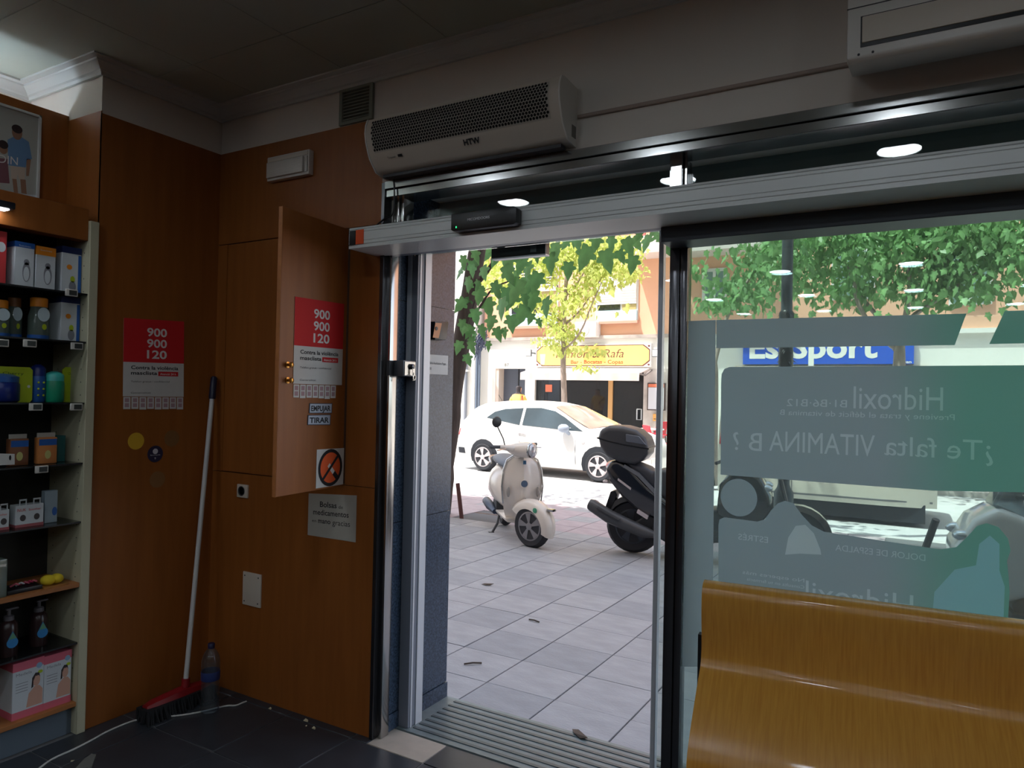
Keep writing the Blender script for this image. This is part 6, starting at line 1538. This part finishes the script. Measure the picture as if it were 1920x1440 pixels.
fixed = [(1104, 462, 52), (1133, 470, 48), (1172, 448, 40), (1145, 440, 40), (1188, 480, 38), (1216, 440, 40), (1248, 455, 34), (1066, 492, 36), (1030, 475, 44), (1010, 512, 44), (990, 492, 40), (960, 470, 46), (945, 500, 44), (975, 525, 52), (1000, 545, 50), (985, 575, 44), (1022, 560, 44),
         (922, 592, 34), (930, 615, 30), (944, 615, 24), (958, 592, 36), (998, 588, 24), (1008, 598, 20), (940, 560, 46), (912, 560, 40), (965, 545, 44), (925, 530, 40), (900, 610, 32), (890, 580, 34), (876, 520, 32), (870, 560, 34), (866, 600, 32), (880, 640, 30), (868, 480, 30), (905, 500, 34), (1040, 455, 40), (1080, 440, 36), (1120, 440, 36), (1230, 436, 30), (1160, 470, 30), (950, 540, 44), (996, 515, 44), (982, 480, 40), (935, 470, 36), (1020, 450, 36), (900, 540, 36), (885, 612, 28), (862, 640, 28), (874, 665, 26), (915, 640, 22)]
random.seed(11)
for (px, py, L) in fixed:
    yy = yt - random.uniform(.1, 1.1); p = on_y(px, py, yy); s = L / F_PX * (p - EYEP).dot(CF)
    put_leaf(LM0, nt_, p, s, (random.uniform(-.35, .35), random.uniform(-.45, .45), random.uniform(-.5, .9)))
for k in range(34):
    px = random.choice([random.uniform(862, 1010), random.uniform(862, 980), random.uniform(860, 900), random.uniform(1010, 1240)])
    ymax = interp([(860, 690), (880, 670), (900, 610), (930, 560), (985, 560), (1015, 530), (1040, 470), (1240, 440)], px)
    py = random.uniform(415, ymax); yy = yt - random.uniform(-.5, 1.2); p = on_y(px, py, yy); s = random.uniform(18, 34) / F_PX * (p - EYEP).dot(CF)
    put_leaf(LM0, nt_, p, s, (random.uniform(-.4, .4), random.uniform(-.6, .6), random.uniform(-.8, 1.2)))
# ---- young sunlit tree before the bar
YT = 16.2
yb_ = on_y(1057, 760, YT)
yt2 = thing('young_tree', 'young yellow-green tree on the far pavement before the bar sign', 'tree', (yb_.x, YT, -.03))
MB().tube(smooth_path([(yb_.x, YT, -.05), on_y(1058, 760, YT), on_y(1056, 690, YT), on_y(1057, 640, YT), on_y(1058, 590, YT), on_y(1062, 520, YT), on_y(1060, 460, YT)], 3), [.085] * 4 + [.075] * 4 + [.065] * 4 + [.05] * 4 + [.035] * 3, 8).build('trunk', M_BARKP, yt2, smooth=60)
for pts in ([(1058, 655, 0), (1075, 640, -.1), (1092, 615, -.2), (1108, 575, -.2), (1130, 525, -.1)], [(1058, 610, 0), (1085, 585, .2), (1110, 550, .2), (1140, 500, .3)], [(1057, 605, 0), (1035, 590, .1), (1000, 575, .2), (975, 560, .1)], [(1058, 595, 0), (1050, 550, .3), (1030, 500, .3)], [(1057, 630, 0), (1030, 610, -.2), (1005, 602, -.3)], [(1057, 560, 0), (1090, 520, -.3), (1110, 470, -.4)]):
    branch(pts, .03, YT, 'branch', M_BARKP, yt2)
b = MB(); random.seed(5)
for (px, py, rx, rz, n) in [(1070, 470, 1.3, .55, 760), (1010, 500, .8, .6, 340), (1125, 505, .95, .6, 520), (950, 540, .7, .5, 300), (1080, 560, .6, .5, 240), (1040, 600, .35, .4, 150), (1160, 465, .7, .5, 330), (1065, 625, .35, .25, 120), (1000, 565, .6, .35, 200), (920, 500, .7, .6, 260), (1055, 655, .25, .18, 50), (1030, 640, .45, .12, 50), (1105, 655, .35, .12, 40), (1100, 690, .22, .10, 26), (1178, 505, .4, .3, 90)]:
    c = on_y(px, py, YT); foliage(b, (c.x, c.y, c.z), (rx, .9, rz), int(n * 1.7), .13, shell=.05)
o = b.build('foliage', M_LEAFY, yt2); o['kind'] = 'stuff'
LM1 = leaf_mesh(M_LEAFY)
for k in range(60):
    px, py = random.uniform(930, 1180), random.uniform(455, 600); p = on_y(px, py, YT - random.uniform(.3, .9)); put_leaf(LM1, yt2, p, random.uniform(.14, .22), (random.uniform(-.5, .5), random.uniform(-.7, .7), random.uniform(-1, 1)))
# ---- trees seen through the window
def window_tree(px_base, Y, label, lobes, brs, trunk, n_leaf, seed, pxs):
    random.seed(seed)
    o = on_y(px_base, 700, Y); t = thing('window_tree', label, 'tree', (o.x, Y, -.03), group='street trees beyond the window')
    P = [(o.x, Y, -.05)] + [tuple(on_y(px, py, Y)) for px, py in trunk]
    MB().tube(smooth_path(P, 4), [lerp(.13, .07, i / (4 * (len(P) - 1))) for i in range(4 * (len(P) - 1) + 1)], 10).build('trunk', M_BARKP, t, smooth=60)
    for pts in brs: branch(pts, .055, Y, 'branch', M_BARKP, t)
    b = MB()
    for (px, py, rx, ry, rz, n) in lobes:
        c = on_y(px, py, Y); foliage(b, tuple(c), (rx, ry, rz), int(n * 1.35), .15, shell=.05)
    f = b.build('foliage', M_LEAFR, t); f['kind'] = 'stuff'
    me = leaf_mesh(M_LEAFR)
    for k in range(n_leaf):
        px, py = random.uniform(*pxs), random.uniform(400, 590); p = on_y(px, py, Y - random.uniform(.8, 1.6)); put_leaf(me, t, p, random.uniform(.11, .18), (random.uniform(-.5, .5), random.uniform(-.8, .8), random.uniform(-1.2, 1.2)))
    return t
window_tree(1690, 14.0, 'broad green tree with a forked trunk beyond the window',
    [(1560, 440, 1.6, 1.2, .75, 900), (1680, 480, 1.5, 1.2, .8, 900), (1780, 430, 1.5, 1.2, .8, 900), (1880, 470, 1.3, 1.1, .9, 800), (1600, 540, .9, .9, .4, 260), (1480, 500, 1.0, .9, .6, 380), (1760, 540, .9, .9, .4, 260), (1700, 400, 2.2, 1.2, .5, 800), (1980, 440, 1.4, 1.2, .9, 500)],
    [[(1688, 650, 0), (1705, 600, .1), (1760, 560, .1), (1820, 520, .1), (1890, 470, 0)], [(1680, 655, 0), (1650, 600, .2), (1610, 550, .2), (1590, 500, .2)], [(1690, 640, 0), (1700, 580, -.2), (1705, 520, -.2), (1690, 460, -.2)], [(1676, 650, 0), (1640, 620, -.3), (1606, 560, -.4), (1605, 500, -.4)]],
    [(1686, 690), (1688, 640)], 120, 3, (1480, 1900))
window_tree(1335, 12.6, 'green tree whose drooping leaves edge the left of the window',
    [(1395, 550, .65, .8, .35, 190), (1430, 490, .8, .8, .45, 220), (1340, 570, .4, .6, .22, 70), (1470, 430, .8, .8, .4, 200), (1305, 510, .2, .4, .3, 24)],
    [[(1337, 690, 0), (1350, 640, .1), (1370, 580, .1), (1420, 500, .1)]],
    [(1336, 720), (1337, 680)], 60, 9, (1300, 1470))

# ================================================================ the passer-by behind the car
def skin_body(name, joints, edges, radii, mats, mat_of, parent):
    me = bpy.data.meshes.new(name); me.from_pydata(joints, edges, [])
    o = bpy.data.objects.new(name, me); COL.objects.link(o)
    sk = o.modifiers.new('skin', 'SKIN'); sk.use_smooth_shade = True
    for v, r in zip(me.skin_vertices[0].data, radii): v.radius = (r, r) if not isinstance(r, tuple) else r
    me.skin_vertices[0].data[0].use_root = True
    ss_ = o.modifiers.new('sub', 'SUBSURF'); ss_.levels = 2; ss_.render_levels = 2
    dg = bpy.context.evaluated_depsgraph_get(); m2 = bpy.data.meshes.new_from_object(o.evaluated_get(dg))
    bpy.data.objects.remove(o)
    m2.name = name; m2.materials.clear()
    for q in mats: m2.materials.append(q)
    for p in m2.polygons: p.material_index = mat_of(p.center); p.use_smooth = True
    o = bpy.data.objects.new(name, m2); COL.objects.link(o); o.parent = parent; return o
pp = on_y(972, 740, 17.3)
pe = thing('person', 'person in a yellow shirt walking behind the white car', 'person', (pp.x, 17.3, -.03), R_(100))
J = [(0, 0, .95), (0, 0, 1.08), (0, 0, 1.28), (0, 0, 1.44), (.01, 0, 1.53), (.02, 0, 1.66), (.03, 0, 1.74),      # pelvis .. head
     (0, .17, 1.42), (-.02, .25, 1.18), (.08, .24, .96), (.11, .24, .88), (0, -.17, 1.42), (.02, -.27, 1.20), (.16, -.20, 1.10), (.22, -.16, 1.12),
     (0, .10, .90), (.10, .10, .50), (.06, .10, .09), (.20, .10, .05), (0, -.10, .90), (-.04, -.10, .50), (-.18, -.10, .12), (-.06, -.10, .05)]
E_ = [(0, 1), (1, 2), (2, 3), (3, 4), (4, 5), (5, 6), (3, 7), (7, 8), (8, 9), (9, 10), (3, 11), (11, 12), (12, 13), (13, 14), (0, 15), (15, 16), (16, 17), (17, 18), (0, 19), (19, 20), (20, 21), (21, 22)]
RD = [(.13, .16), (.12, .15), (.13, .17), (.10, .13), .055, .095, .085, .075, .055, .04, .035, .075, .055, .04, .035, .10, .07, .05, .045, .10, .07, .05, .045]
M_SKIN = mat('skin_tone', (206, 154, 128), 0.6); M_YEL = mat('yellow_shirt', (240, 196, 104), 0.8); M_TRS = mat('dark_trousers', (58, 62, 78), 0.8); M_HAIR = mat('dark_hair', (52, 46, 52), 0.7)
def mo(c):
    if c.z > 1.50: return 3 if (c.z > 1.68 or c.x < .0) else 0
    if c.z > 1.0:
        return 0 if (abs(c.y) > .20 and c.z < 1.24) else 1
    return 0 if (abs(c.y) > .19 and c.z > .8) else 2
skin_body('body', J, E_, RD, [M_SKIN, M_YEL, M_TRS, M_HAIR], mo, pe)
MB().tube([(-.12, -.10, 1.0), (-.15, -.16, 1.2), (-.08, -.14, 1.45), (.06, -.13, 1.42), (.10, -.12, 1.2)], .02, 8).build('bag_strap', mat('strap_red', (196, 96, 86), 0.7), pe, world=False, smooth=60)
